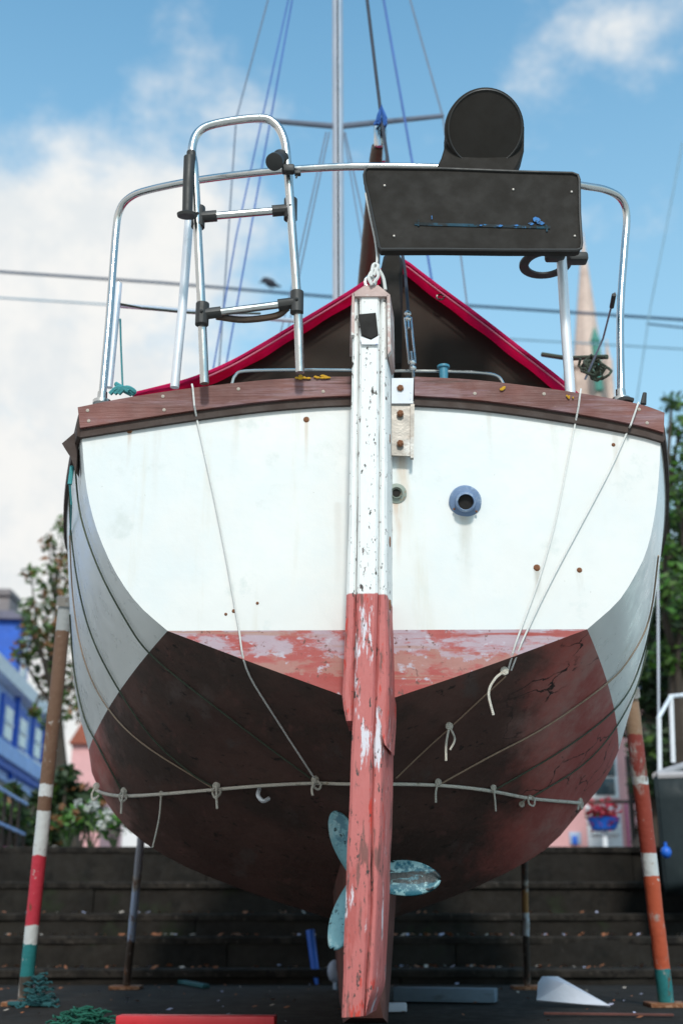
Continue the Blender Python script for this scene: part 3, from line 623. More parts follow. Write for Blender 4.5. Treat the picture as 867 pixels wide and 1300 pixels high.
bd_ = slab_(bpx, 4.2, .045, 'board', 'vinyl', cov_)
m = MB(); m.tube([P(x, y, 4.196) for x, y in bpx+bpx[:1]], .005, 6); build('rim', m, 'black', bd_)
slab_([(566, 160), (566, 180), (560, 200), (552.5, 216), (600, 218), (652, 219), (659, 206), (665, 191), (665.5, 160)], 4.20, .10, 'neck', 'vinyl', cov_)
dc = P(615.5, 163, 4.14); dr = rad(100, dc)
m = MB(); DA = Vector((0, 1, .62)).normalized(); m.lathe(dc, DA, [(-.004, dr*.5), (0, dr*.955), (.004, dr*.985), (.012, dr), (.06, dr), (.075, dr*.95), (.10, dr*.8)], 56); dr_ = build('drum', m, 'vinyl', cov_)
m = MB(); DU = Vector((0, -DA.z, DA.y)); m.tube([dc-DA*.001+Vector((math.cos(t)*dr*.93, 0, 0))+DU*math.sin(t)*dr*.93 for t in [i*math.pi/24 for i in range(49)]], .003, 5); build('seam', m, 'black', dr_)
streak = MB(); streak.box(P(612, 286.5, 4.198), (.468, .003, .011), (Vector((1, 0, -.03)).normalized(), Vector((0, 1, 0)), Vector((.03, 0, 1)).normalized()))  # thin strip painting the blue reflection across the board
streak.box(P(531, 283, 4.197), (.006, .004, .026)); streak.box(P(693.5, 290, 4.197), (.006, .004, .026)); build('reflection_strip', streak, 'blue_sheen', bd_, 'reflected light painted as a blue tape across the black board', smooth=0)
for k, (x, y, w_, h_) in enumerate(((681, 279, .030, .024), (686, 283, .03, .016), (674, 284, .022, .012), (634, 286.5, .03, .008), (610, 286, .014, .007), (548, 276, .004, .02), (655, 286, .02, .007))):
    q = MB(); q.add([P(x, y, 4.193)+Vector((math.cos(t)*w_*.5*random.uniform(.6, 1.1), 0, math.sin(t)*h_*.5*random.uniform(.6, 1.1))) for t in [i*math.pi/5 for i in range(10)]], [list(range(10))]); o = build('reflection_fleck', q, 'fleck', bd_, smooth=0); o.modifiers.new('thick', 'SOLIDIFY').thickness = .002  # small blue flecks, part of the painted reflection
for x, y in ((651, 241), (725, 244), (729, 300), (488, 236), (500, 300)):
    m = MB(); m.lathe(P(x, y, 4.2), (0, -1, 0), [(-.003, .005), (.003, .005), (.005, .003)], 8); build('screw', m, 'plate', bd_)
m = MB(); ec = P(692, 335, 4.5)
m.grid([[ec+Vector((math.cos(t)*(.078+q*.017), math.sin(t)*(.078+q*.017)*1.05, dz)) for q, dz in ((-1, -.004), (-1, .004), (1, .004), (1, -.004), (-1, -.004))] for t in [i*math.pi/16 for i in range(33)]])
m.box(ec+Vector((.10, -.02, .01)), (.10, .05, .035), bev=.01); m.box(P(704, 323, 4.4), (.07, .05, .045), bev=.01); build('ring_bracket', m, 'black', cov_)
ln2 = MB(); ln2.tube(cr(pxl([(464, 245, 4.2), (470, 275, 4.22), (477, 310, 4.25), (478, 335, 4.22), (470, 356, 4.2)]), 5), .004, 6)
tag(build('tie_cord', ln2, 'cord'), 'thin lilac cord running from the black board down to the rudder head', 'cord')
m = MB()
for pts in ([(470, 358, 4.19), (476, 344, 4.2), (478, 336, 4.2)], [(478, 338, 4.2), (486, 352, 4.2), (489, 368, 4.2)], [(472, 362, 4.18), (468, 352, 4.18), (475, 342, 4.19), (480, 350, 4.18), (474, 360, 4.18)], [(474, 350, 4.18), (480, 338, 4.19), (474, 336, 4.19), (471, 352, 4.18)]):
    m.tube(cr(pxl(pts), 5), .006, 6)
tag(build('knotted_rope', m, 'cord'), 'short knotted white rope tied through the eye on the rudder head', 'rope')
m = MB(); tp_ = [(485, 360), (484, 335), (487, 321), (493, 314), (500, 313), (507, 317), (511, 326), (512, 345), (511, 400), (510, 470), (486, 470)]
tag(slab_(tp_, 4.72, .14, 'rolled_canvas', 'vinyl', None, .03), 'upright roll of black canvas standing behind the rudder head', 'canvas roll')

# ------------------------------------------------------------------ crimson tent cover over the boom
tent = thing('boat_tent', 'crimson canvas tent stretched over the cockpit, dark end panel standing for its shaded inside', 'tent cover', P(450, 500, 6))
lp_ = [(168, 501), (205, 492), (245, 481), (290, 462), (330, 440), (380, 410), (430, 380), (470, 354), (500, 331)]
rp_ = [(512, 331), (535, 348), (560, 367), (610, 404), (660, 443), (700, 474), (735, 503)]
edge = resample(cr(pxl([(x, y, 4.9) for x, y in lp_+rp_]), 5), 60)
def tent_row(dY, drop=0):
    out = []
    for i, p in enumerate(edge):
        q = p+Vector((0, dY*K, 0)); q.z += -drop+.012*math.sin(i*1.1+dY*5)*(1 if dY > .1 else .25)
        out.append(q)
    return out
m = MB(); m.grid([tent_row(d, .02*d) for d in (0, .09, .4, .8, 1.2, 1.8, 2.4, 3.0, 3.6)])
o = build('roof_sheet', m, 'canvas', tent, smooth=60); md = o.modifiers.new('thick', 'SOLIDIFY'); md.thickness = .004
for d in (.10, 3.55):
    m = MB(); rw = tent_row(d, .012); n = len(rw); m.grid([rw, [Vector((p.x, p.y, p.z*.5+.5*min(rw[0].z, rw[-1].z))) for p in rw], [Vector((p.x, p.y, min(rw[0].z, rw[-1].z)-.12)) for p in rw]]); o = build('end_shade_panel', m, 'canvas_in', tent); md = o.modifiers.new('thick', 'SOLIDIFY'); md.thickness = .003  # closes both ends; the aft one paints the shaded inside
m = MB(); m.tube([p+Vector((0, .005, .004)) for p in edge], .0075, 8); build('hem', m, 'canvas', tent)
m = MB(); m.tube([p+Vector((0, -.002, -.018)) for p in edge[32:]], .0035, 6); m.tube([p+Vector((0, -.002, -.016)) for p in edge[8:30]], .0035, 6); build('piping', m, 'hem', tent)
m = MB(); c = P(559, 377, 4.93); m.tube([c+Vector((math.cos(t)*.016, 0, math.sin(t)*.011)) for t in [i*math.pi/6 for i in range(13)]], .004, 6); build('eyelet', m, 'steel', tent)

# ------------------------------------------------------------------ lashing ropes round the hull
def on_hull(pts, off=.009, n=6):
    out = []
    v = [Vector((x, y, 0)) for x, y in pts]
    for q in cr(v, n):
        h = H(q.x, q.y, off)
        if h is None:
            if out: continue
            continue
        out.append(h)
    for _ in range(2): out = [out[0]]+[(a+b*2+c)/4 for a, b, c in zip(out, out[1:], out[2:])]+[out[-1]]
    return out
def rope(pts, wpx, mt, name='lashing_line', label='', cat='rope', group='cords lashing the cover under the hull', extra=None, pre=None):
    p = on_hull(pts)
    if pre: p = [P(*q) for q in pre]+p
    if extra: p = p+extra
    m = MB(); m.tube(p, [rad(wpx*.78, q) for q in p], 7); return tag(build(name, m, mt), label, cat, group)
girth_px = [(121, 996), (132, 1004), (160, 1008), (215, 1004), (280, 998), (340, 993), (400, 990), (440, 991), (495, 991), (560, 993), (620, 1000), (670, 1010), (735, 1017)]
gp = on_hull(girth_px, .014)
m = MB(); m.tube(gp, [rad(4.4, q) for q in gp], 8); girth = tag(build('girth_rope', m, 'rope'), 'thick off-white rope running level under the hull behind the rudder', 'rope')
LG = 'cords lashing the cover under the hull'
rope([(248, 522), (261, 580), (274, 640), (286, 700), (296, 755), (304, 800), (313, 846), (355, 915), (400, 985)], 3.2, 'cord', label='white cord hanging over the left half of the white transom', pre=[(244, 488, YA-.01), (245, 492, YA-.03), (247, 515, YA-.02)])
rope([(99, 592), (106, 655), (130, 724), (163, 786), (190, 825), (240, 868), (330, 937), (395, 985)], 3.0, 'greencord', label='dark green cord closest to the left edge of the transom')
rope([(92, 620), (93, 670), (103, 745), (120, 808), (150, 868), (195, 935), (245, 980), (272, 996)], 2.8, 'greencord', label='dark green cord that is second from the transom on the left hull side')
rope([(92, 680), (96, 760), (108, 830), (133, 888), (180, 940), (270, 997)], 2.5, 'tancord', label='tan cord meeting a green one at the long rope left of the rudder')
rope([(92, 780), (97, 850), (110, 910), (127, 945), (158, 1004)], 3.0, 'greencord', label='dark cord farthest left that ends at the first loop of the long rope')
kx = P(640, 852, 4.38)
rope([(733, 520), (722, 575), (705, 660), (684, 735), (662, 795), (643, 848)], 3.2, 'cord', label='white cord hanging steeply from the capping right of the blue fitting', pre=[(737, 494, YA-.01), (736, 500, YA-.03), (734, 516, YA-.02)])
rope([(797, 545), (772, 600), (736, 668), (703, 730), (676, 785), (647, 848)], 3.2, 'cord', label='white cord slanting down from the right corner of the transom', pre=[(810, 511, YA-.01), (808, 517, YA-.03), (800, 540, YA-.02)])
rope([(640, 856), (600, 893), (570, 921), (535, 953), (502, 985)], 2.6, 'tancord', label='tan cord running from the transom knot down to the long rope beside the rudder')
rope([(832, 705), (821, 785), (795, 836), (765, 868), (690, 921), (620, 958), (557, 993)], 3.0, 'tancord', label='pale tan cord, longest slanting line on the right half of the hull')
rope([(827, 770), (812, 835), (784, 893), (715, 948), (627, 1000)], 2.8, 'greencord', label='dark green cord below the longest slanting line on the right of the hull')
rope([(819, 825), (802, 880), (770, 935), (730, 975), (672, 1010)], 2.6, 'greencord', label='dark green cord lowest on the right side of the hull')
tails = [([(640, 852), (628, 862), (620, 880), (626, 908)], 5, 'forked white rope end dangling from the knot below the transom on the right'),
         ([(570, 922), (566, 945), (566, 966)], 4.5, 'white rope end with a knot halfway along the tan cord'),
         ([(570, 922), (577, 938), (571, 952)], 4, 'short looped white rope end at the knot on the tan cord'),
         ([(158, 1004), (152, 1010), (155, 1018), (161, 1013), (158, 1005), (155, 1018), (154, 1033)], 4, 'looped cord end under the left end of the long rope'),
         ([(205, 1008), (202, 1040), (194, 1076)], 3.2, 'longest thin cord end hanging below the hull on the left'),
         ([(275, 998), (270, 1005), (274, 1013), (280, 1006), (276, 999), (275, 1010), (276, 1027)], 4.5, 'looped cord end where two cords meet left of the rudder'),
         ([(400, 990), (407, 995), (405, 1002), (399, 999), (400, 991), (396, 1001), (397, 1010)], 4.5, 'knotted cord end nearest to the rudder on its left'),
         ([(493, 990), (496, 1005), (494, 1026)], 5, 'thick white cord end nearest to the rudder on its right'),
         ([(556, 993), (553, 1005), (553, 1019)], 4, 'cord end under the longest slanting line right of the rudder'),
         ([(626, 1000), (628, 1015), (629, 1030)], 3.5, 'straight tan cord end third from the rudder on its right'),
         ([(662, 1021), (668, 1012), (671, 1010), (678, 1014), (677, 1023), (671, 1020), (670, 1011)], 3.5, 'bow-shaped cord knot at the right of the long rope'),
         ([(123, 998), (117, 1008), (119, 1016), (126, 1010)], 4, 'frayed rope loop hanging off the far left of the hull'),
         ([(735, 1017), (739, 1020), (738, 1027), (735, 1019), (733, 1028)], 4, 'frayed rope end at the far right of the long rope')]
for px, w_, lab in tails:
    h0 = H(*px[0], .02) or P(*px[0], 6.2); Yd = h0.y/K
    pts = cr([P(x, y, Yd-.02-.01*i) for i, (x, y) in enumerate(px)], 6); m = MB(); m.tube(pts, [rad(w_*.68, q) for q in pts], 6); m.ball(pts[0], rad(w_*1.5, pts[0]), 8)
    for t in (.4, 2.0): m.tube([pts[0]+Vector((math.cos(a)*math.cos(t), -.2, math.sin(a)))*rad(w_*1.7, pts[0]) for a in [k*.7 for k in range(10)]], rad(w_*.7, pts[0]), 5)
    tag(build('rope_end', m, 'rope'), lab, 'rope', 'loose rope ends')
# hook on the hull
hk = H(336, 1004, .01); m = MB(); m.tube(cr([hk+Vector((-.015, 0, .02)), hk+Vector((-.018, -.02, -.01)), hk+Vector((0, -.025, -.03)), hk+Vector((.02, -.01, -.02))], 5), .008, 8); build('zinc_hook', m, 'alu', boat)

# ------------------------------------------------------------------ prop legs
def leg(top, foot, wpx, bandpx, label, name='prop_leg', base=None):
    f = P(*foot); f.z = 0; t = P(*top); n = 14
    root = thing(name, label, 'boat prop', f, 'props holding the boat upright')
    pts = [f.lerp(t, i/n) for i in range(n+1)]; m = MB(); rr_ = rad(wpx, f); 
    for i, p in enumerate(pts): p.x += .004*noise.noise(Vector((i*.6, foot[0], 1))); p.y += .004*noise.noise(Vector((i*.6, foot[0], 7)))
    m.tube(cr(pts, 4), [rr_*(1+.05*noise.noise(Vector((i*.8, foot[0], 3)))) for i in range(4*n+1)], 16)
    stops = []; 
    for i, (py, c) in enumerate(bandpx):
        # height on the pole where the band starts: pole is nearly upright, use its line in the layout
        best = min((abs((650-FPX*((q-CAM).dot(UP))/((q-CAM).dot(FW)))-py), q.z) for q in [f.lerp(t, k/200) for k in range(201)])[1]
        stops.append((0 if i == 0 else best, c))
    mt = M(name+'_paint', None, .65, bands=stops, wob=.014, over=[((.38, .35, .32), 6, .56, .66, (1, 1, .5)), ((.15, .065, .035), 10, .58, .66, (1, 1, .4)), ((.5, .48, .45), 24, .64, .67)], bump=.4, bs=40)
    build('pole', m, mt, root)
    m = MB(); m.box(f+Vector((0, 0, .011)), (.20, .18, .022), bev=.004); build('foot_plate', m, 'rust', root)
    m = MB(); m.lathe(f.lerp(t, .985), (t-f), [(0, rr_*1.25), (.05, rr_*1.25)], 14); build('collar', m, 'plate', root)
RU, WT, RE, TE, OR = (.17, .095, .06), (.62, .64, .64), (.52, .035, .06), (.02, .19, .20), (.52, .10, .045)
leg((84, 762, 7.3), (31, 1276, 8.0), 18, [(1300, (.06, .05, .04)), (1238, TE), (1196, WT), (1172, RE), (1083, WT), (1028, RU), (1009, WT), (993, RU), (800, (.35, .36, .36))], 'rusty pole with white, red and teal bands propping the left side of the boat')
leg((799, 880, 7.3), (846, 1284, 7.9), 20, [(1300, TE), (1226, OR), (1108, WT), (1080, (.30, .05, .03)), (993, WT), (983, (.24, .04, .03)), (930, (.30, .18, .11))], 'orange-red pole with white bands and teal foot propping the right side of the boat')
leg((182, 1040, 9.0), (162, 1230, 9.9), 9.5, [(1300, (.07, .05, .04)), (1192, (.42, .5, .68)), (1120, (.30, .30, .34))], 'thin pale blue and grey pole behind the left prop of the boat')
leg((664, 1050, 9.0), (668, 1230, 9.9), 8, [(1300, (.05, .04, .035)), (1186, (.55, .6, .66)), (1157, (.33, .18, .07)), (1128, (.05, .04, .035))], 'thin brown and white pole far behind, right of the rudder')

# ------------------------------------------------------------------ litter on the slip
def at0(x, y): p = G(x, y); return p
MAT['sheet'] = M('pale_blue_sheet', (.60, .64, .74), .6, bump=.2); MAT['bluep'] = M('blue_plastic', (.015, .13, .62), .45); MAT['greyplank'] = M('bluish_grey_plank', (.15, .21, .27), .7, over=[((.06, .07, .07), 6, .5, .65, (.3, 1, 1))], bump=.4)
MAT['redp'] = M('red_plastic', (.55, .02, .03), .5); MAT['net'] = M('teal_net', (.012, .085, .095), .8); MAT['net2'] = M('green_net', (.006, .10, .065), .8); MAT['float'] = M('pale_blue_float', (.36, .44, .58), .5, over=[((.1, .13, .2), 14, .6, .7)])
m = MB(); YW = 7.75
sh_ = [(683, 1283), (688, 1262), (695, 1254), (715, 1254), (722, 1258), (776, 1290), (740, 1288)]
rows = []
for k, (fy, dy) in enumerate(((0, 0), (.35, .05), (.7, .16), (1, .30))):
    pass
o3 = [P(x, y, YW) for x, y in sh_]; zmin = min(p.z for p in o3)
for p in o3: p.z += .012-zmin; p.y += (p.z)*1.1
cs = sum(o3, Vector())/len(o3)+Vector((.01, -.05, .03)); m.add(o3+[cs], [[i, (i+1) % len(o3), len(o3)] for i in range(len(o3))]); o = build('crumpled_sheet', m, 'sheet', smooth=0); md = o.modifiers.new('thick', 'SOLIDIFY'); md.thickness = .012
tag(o, 'pale crumpled sheet lying on the slip beside the right prop', 'sheet')
m = MB(); a = G(402, 1250); m.tube([Vector((a.x, a.y, .0)), Vector((a.x-.012, a.y+.02, .10)), Vector((a.x-.05, a.y+.06, .36))], [.010, .028, .030], 10); tag(build('blue_tube', m, 'bluep'), 'bright blue plastic tube standing on the slip left of the rudder', 'tube')
def plank(x0, y0, x1, y1, th, wd, mt, name, label, cat):
    a, b = G(x0, y0), G(x1, y1); a.z = b.z = th/2+.006; d = (b-a); L = d.length; d.normalize(); m = MB(); m.box((a+b)/2, (L, wd, th), (d, Vector((0, 0, 1)).cross(d), Vector((0, 0, 1))), bev=min(.006, th*.3)); return tag(build(name, m, mt), label, cat)
plank(502, 1272, 630, 1274, .07, .14, 'greyplank', 'plank', 'bluish grey plank lying on the slip right of the rudder', 'plank')
plank(473, 1286, 516, 1286, .04, .07, 'sheet', 'plank', 'short pale offcut of wood right beside the foot of the rudder', 'plank')
plank(150, 1307, 350, 1308, .05, .10, 'redp', 'fender_tube', 'long red plastic tube lying on the slip at the lower left', 'tube')
plank(12, 1278, 68, 1279, .02, .05, 'net', 'batten', 'thin teal batten lying at the foot of the left prop', 'batten')
plank(690, 1290, 855, 1292, .012, .03, 'keel', 'batten', 'thin dark red bar lying in front of the pale sheet', 'batten')
plank(640, 1235, 700, 1236, .03, .06, 'float', 'batten', 'thin pale lilac bar lying far back on the slip', 'batten')
plank(210, 1246, 262, 1256, .025, .05, 'net', 'batten', 'thin teal bar lying midway between the left prop and the rudder', 'batten')
m = MB(); c = G(425, 1256); m.ball(Vector((c.x, c.y, .11)), (.05, .045, .07), 14); m.tube([Vector((c.x, c.y, 0)), Vector((c.x, c.y, .05))], .012, 8); tag(build('float', m, 'float'), 'small pale blue oval float standing left of the rudder foot', 'float')
def heap(x, y, r, h, mt, label, n=60):
    c = G(x, y); m = MB()
    for _ in range(n):
        a = random.uniform(0, 6.28); q = c+Vector((random.gauss(0, r*.45), random.gauss(0, r*.4), 0)); k = max(0, 1-((q-c).length/r)**2); q.z = .006+random.random()*h*k
        m.tube([q+Vector((math.cos(a+t)*r*.3, math.sin(a+t)*r*.3, .006*math.sin(3*t))) for t in (0, .8, 1.6, 2.4, 3.2)], .0045, 5)
    tag(build('net_heap', m, mt), label, 'fishing net')
heap(48, 1278, .11, .17, 'net', 'small heap of teal netting at the foot of the left prop'); heap(108, 1302, .15, .07, 'net2', 'green netting heap at the lower left beside the red tube')


# ------------------------------------------------------------------ trees and plants
def leaves(m, c, r, n, size, mats_w, flat=1.0):
    for _ in range(n):
        d = Vector((random.gauss(0, 1), random.gauss(0, 1), random.gauss(0, 1)*flat)); d = d.normalized()*r*random.random()**.45; p = c+d
        u = Vector((random.gauss(0, 1), random.gauss(0, 1), random.gauss(0, .6))).normalized(); v = u.orthogonal().normalized(); v = (v+u.cross(v)*random.uniform(-1, 1)).normalized(); s = size*random.uniform(.6, 1.3)
        m.cur = random.choices(range(len(mats_w)), mats_w)[0]
        m.add([p-u*s, p+v*s*.45-u*s*.1, p+u*s, p-v*s*.45-u*s*.1], [[0, 1, 2, 3]])
def tree(name, label, base, trunk_r, clumps, n, size, w_, mats_, cat='tree', group='trees on the street'):
    root = thing(name, label, cat, base, group); m = MB()
    top = sum((c for c, r in clumps), Vector())/len(clumps)
    mid = base.lerp(top, .45)
    m.tube(cr([base, base.lerp(mid, .5)+Vector((.1, 0, 0)), mid, base.lerp(top, .9)], 4), [trunk_r*(1-.05*i) for i in range(13)], 9)
    for c, r in clumps:
        k = base.lerp(top, random.uniform(.35, .8)); m.tube(cr([k, k.lerp(c, .5)+Vector((random.uniform(-.2, .2), 0, .15)), c], 3), [trunk_r*.22*(1-.12*i) for i in range(7)], 6)
        for _ in range(4): e = c+Vector((random.uniform(-1, 1), random.uniform(-1, 1), random.uniform(-1, 1)))*r*.9; m.tube([c, e], [trunk_r*.06, trunk_r*.03], 5)
    build('trunk', m, 'bark', root); m = MB()
    for c, r in clumps: leaves(m, c, r*1.45, int(30+n*8*r*r), size, w_)
    build('crown', m, mats_, root, smooth=0, fix=False)
YT = 24; LS = .8
def cl(lst, Y): return [(P(x, y, Y+random.uniform(-1, 1)), r/FPX*Y*K) for x, y, r in lst]
def onstreet(x, Y): p = P(x, 1000, Y); p.z = PROM; return p
tree('autumn_tree', 'sparse tree with green and orange leaves in front of the blue house', onstreet(95, 26), .22,
     cl([(82, 668, 12), (62, 690, 9), (40, 730, 10), (70, 720, 14), (85, 705, 12), (90, 740, 20), (66, 748, 14), (38, 772, 10), (60, 775, 16), (85, 785, 22), (40, 795, 12), (62, 805, 20), (45, 825, 22), (75, 830, 26), (30, 828, 12), (95, 860, 26), (60, 860, 16), (75, 890, 18), (98, 900, 20), (45, 905, 7), (66, 925, 10)], 26), 105, .085, [2, 4, 2.4], ['leaf_d', 'leaf_g', 'leaf_o'])
tree('leafy_tree', 'bright green leafy tree behind the right side of the boat', onstreet(858, 18), .3,
     cl([(852, 512, 12), (862, 545, 14), (880, 520, 20), (850, 600, 14), (862, 630, 22), (870, 580, 18), (850, 660, 14), (872, 680, 26), (845, 690, 10), (858, 720, 22), (885, 730, 34), (846, 750, 18), (868, 775, 22), (850, 800, 18), (842, 830, 18), (905, 620, 40), (900, 800, 40), (864, 842, 14)], 18), 420, .075, [3, 3, 2.2], ['leaf_d', 'leaf_g', 'leaf_b'])
tree('dark_tree', 'dense dark tree between the boat and the right-hand prop', onstreet(832, 19), .45,
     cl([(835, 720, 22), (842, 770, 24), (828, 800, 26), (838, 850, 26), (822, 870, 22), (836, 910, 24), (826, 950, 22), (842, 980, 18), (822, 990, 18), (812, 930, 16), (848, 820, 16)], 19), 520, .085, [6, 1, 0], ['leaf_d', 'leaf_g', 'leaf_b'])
def plant(x, y, Y, r, label, fm, n=120):
    c = P(x, y, Y); base = Vector((c.x, c.y, PROM)); root = thing('flowering_plant', label, 'plant', base, 'plants along the top of the steps'); m = MB()
    for _ in range(7): m.tube([base, c+Vector((random.gauss(0, r*.4), random.gauss(0, r*.3), random.uniform(-.3, .5)*r))], [.012, .005], 5)
    build('stem', m, 'leaf_d', root); m = MB(); leaves(m, c, r, n, .05, [2, 3, 3], .6); build('foliage', m, ['leaf_d', 'leaf_g', 'leaf_b'], root, smooth=0, fix=False)
    for _ in range(7):
        q = c+Vector((random.gauss(0, r*.5), -r*.5, random.uniform(-.2, .8)*r)); m = MB(); leaves(m, q, random.uniform(.03, .05), 26, .022, [1]); build('flower', m, fm, root, smooth=0, fix=False)
plant(88, 1042, 14.6, .17, 'small plant with orange flowers at the top of the steps, leftmost of the row', 'leaf_o'); plant(118, 1040, 14.7, .2, 'bushy green plant with few white flowers at the top of the steps', 'flower_w')
plant(148, 1046, 14.5, .16, 'low green plant with white blooms at the top of the steps beside the hull', 'flower_w'); plant(12, 1093, 14.2, .12, 'tiny plant with pink flowers at the far left edge', 'flower_p')

def shrub(lst, Y, x, label, n=460):
    root = thing('dark_shrub', label, 'shrub', onstreet(x, Y), 'shrubs behind the steps'); cl_ = cl(lst, Y); m = MB()
    for c, r in cl_: m.tube([Vector((c.x*.5+WLOC[root].x*.5, Y*K, PROM)), c], [.04, .015], 6)
    build('stem', m, 'bark', root); m = MB()
    for c, r in cl_: leaves(m, c, r, int(40+n*8*r*r), .09, [6, 1, .4])
    build('foliage', m, ['leaf_d', 'leaf_g', 'leaf_o'], root, smooth=0, fix=False)
shrub([(70, 1000, 18), (60, 1030, 22), (95, 1010, 18), (85, 985, 14), (100, 1040, 20), (120, 1015, 16), (75, 1055, 18), (40, 1045, 18)], 21, 80, 'dark bushy shrub behind the left prop below the blue house')
shrub([(15, 1010, 16), (-5, 1030, 22), (20, 1040, 18), (5, 1060, 20), (35, 1065, 14), (48, 1015, 12)], 19, 10, 'dark shrub behind the railing at the left edge')
shrub([(812, 1010, 10), (822, 1030, 14), (818, 1060, 14), (835, 1050, 14)], 21, 820, 'dark shrub behind the right prop')
# ------------------------------------------------------------------ blue house on the left
FD = Vector((-.069, 1, 0)).normalized(); A0 = P(0, 1000, 40); A0.z = 0; FN = Vector((FD.y, -FD.x, 0))
def PLN(x, y, out=0.0):
    d = ray(x, y); q = A0+FN*out; t = (q-CAM).dot(FN)/d.dot(FN); return CAM+d*t
MAT['bwall'] = M('pale_blue_render', (.34, .50, .86), .7, over=[((.4, .52, .78), 2, .5, .7)]); MAT['btrim'] = M('royal_blue_trim', (.02, .11, .52), .6); MAT['wtrim'] = M('white_trim', (.78, .79, .82), .6)
MAT['glass'] = M('pale_curtained_glass', (.60, .66, .66), .25, over=[((.75, .74, .70), 1.5, .5, .7)]); MAT['slate'] = M('purple_slate', (.15, .14, .19), .7, bump=.4); MAT['dglass'] = M('dark_glass', (.05, .075, .09), .15); MAT['brick'] = M('grey_chimney_render', (.22, .19, .19), .85, bump=.3)
MAT['pinkw'] = M('pink_render', (.68, .36, .36), .75, var=.05); MAT['tile'] = M('red_roof_tile', (.30, .085, .05), .8, bump=.4); MAT['dshop'] = M('dark_shopfront', (.035, .04, .06), .5)
house = thing('blue_house', 'pale blue terraced house with royal blue window trim on the left', 'house', Vector((A0.x, A0.y+4, PROM)))
eave = PLN(0, 866); lo = PLN(0, 945)
s0 = -14.0; s1 = (PLN(66, 900)-eave).dot(FD)
def fbox(sa, sb, za, zb, out0, out1, mt, name, parent, bev=0):
    c = A0+FD*((sa+sb)/2-(A0-Vector((eave.x, eave.y, 0))).dot(FD))
    c = Vector((eave.x, eave.y, 0))+FD*((sa+sb)/2)+FN*((out0+out1)/2); c.z = (za+zb)/2
    m = MB(); m.box(c, (sb-sa, out1-out0, zb-za), (FD, FN, Vector((0, 0, 1))), bev); return build(name, m, mt, parent)
wall = fbox(s0, s1, PROM+3.1, eave.z, -8, 0, 'bwall', 'wall', house)
fbox(s0, s1, PROM, PROM+3.095, -8, -.06, 'dshop', 'shopfront', house)
fbox(s0-.1, s1+.1, eave.z+.004, eave.z+.42, -8.1, .35, 'wtrim', 'cornice', house)
fbox(s0, s1, lo.z-.42, lo.z, .003, .30, 'bwall', 'string_course', house); fbox(s0, s1, lo.z-.62, lo.z-.425, .003, .18, 'btrim', 'string_course', house)
m = MB(); c0 = Vector((eave.x, eave.y, eave.z+.424)); e0, e1 = c0+FD*s0+FN*.2, c0+FD*s1+FN*.2; q0, q1 = e0-FN*4.2+Vector((0, 0, 2.6)), e1-FN*4.2+Vector((0, 0, 2.6)); f0, f1 = e0-FN*8.4, e1-FN*8.4
m.add([e0, e1, q1, q0, f0, f1], [[0, 1, 2, 3], [3, 2, 5, 4], [0, 3, 4], [1, 5, 2]]); build('roof', m, 'slate', house, smooth=0)
def wnd(px, ytop, ybot, wid):
    a = PLN(px, ytop); b = PLN(px, ybot); s = (a-eave).dot(FD)
    fr = fbox(s-wid/2-.28, s+wid/2+.28, b.z-.15, a.z+.3, .003, .10, 'btrim', 'window', house)
    fbox(s-wid/2, s+wid/2, b.z, a.z, .101, .13, 'glass', 'pane', fr); fbox(s-wid/2, s+wid/2, (a.z+b.z)/2-.05, (a.z+b.z)/2+.05, .131, .16, 'wtrim', 'glazing_bar', fr); fbox(s-wid/2-.4, s+wid/2+.4, b.z-.28, b.z-.153, .003, .22, 'wtrim', 'sill', fr)
for px, yt, yb in ((8, 899, 941), (26, 914, 951), (45, 926, 964), (60, 938, 972)): wnd(px, yt, yb, 1.05)
for k in range(4):
    s = (PLN(12+k*17, 950)-eave).dot(FD); f_ = fbox(s-.55, s+.55, PROM+.7, PROM+2.6, -.059, .02, 'btrim', 'shop_window', house); fbox(s-.4, s+.4, PROM+.85, PROM+2.4, .021, .04, 'dglass', 'pane', f_)
for px_ in (17, 53):
    s = (PLN(px_, 920)-eave).dot(FD); fbox(s-.09, s+.09, PROM+3.2, eave.z, .003, .16, 'btrim', 'downpipe', house)
ds = (PLN(28, 880)-eave).dot(FD); dm_ = fbox(ds-.9, ds+.9, eave.z+.426, eave.z+2.3, -2.2, -.05, 'btrim', 'dormer', house)
fbox(ds-.32, ds+.32, eave.z+.75, eave.z+2.1, -.049, .02, 'glass', 'pane', dm_); fbox(ds-1.1, ds+1.1, eave.z+2.304, eave.z+2.55, -2.3, .1, 'slate', 'dormer_roof', dm_)
ds = (PLN(9, 866)-eave).dot(FD)
ch = P(6, 790, 43); m = MB(); hw = rad(30, ch); m.box(Vector((ch.x-.1, ch.y, (P(6, 763, 43).z+eave.z)/2)), (hw*2, 1.1, P(6, 763, 43).z-eave.z), bev=.05); m.box(Vector((ch.x-.1, ch.y, P(6, 763, 43).z+.12)), (hw*2.2, 1.3, .24), bev=.05); build('chimney', m, 'brick', house)
ph = thing('pink_cottage', 'small pinkish white house with a red tiled gable beyond the left prop', 'house', onstreet(104, 70))
c = onstreet(102, 70); hgt = P(100, 945, 70).z-PROM; wd = rad(44, c)
m = MB(); m.box(c+Vector((wd*.35, 3, hgt/2)), (wd*2, 6, hgt)); build('wall', m, 'pinkw', ph)
m = MB(); a = c+Vector((wd*.35-wd*1.15, -.3, hgt+.01)); m.prism([a, a+Vector((wd*2.3, 0, 0)), a+Vector((wd*1.15, 0, 1.7))], (0, 6.6, 0)); build('roof', m, 'tile', ph)
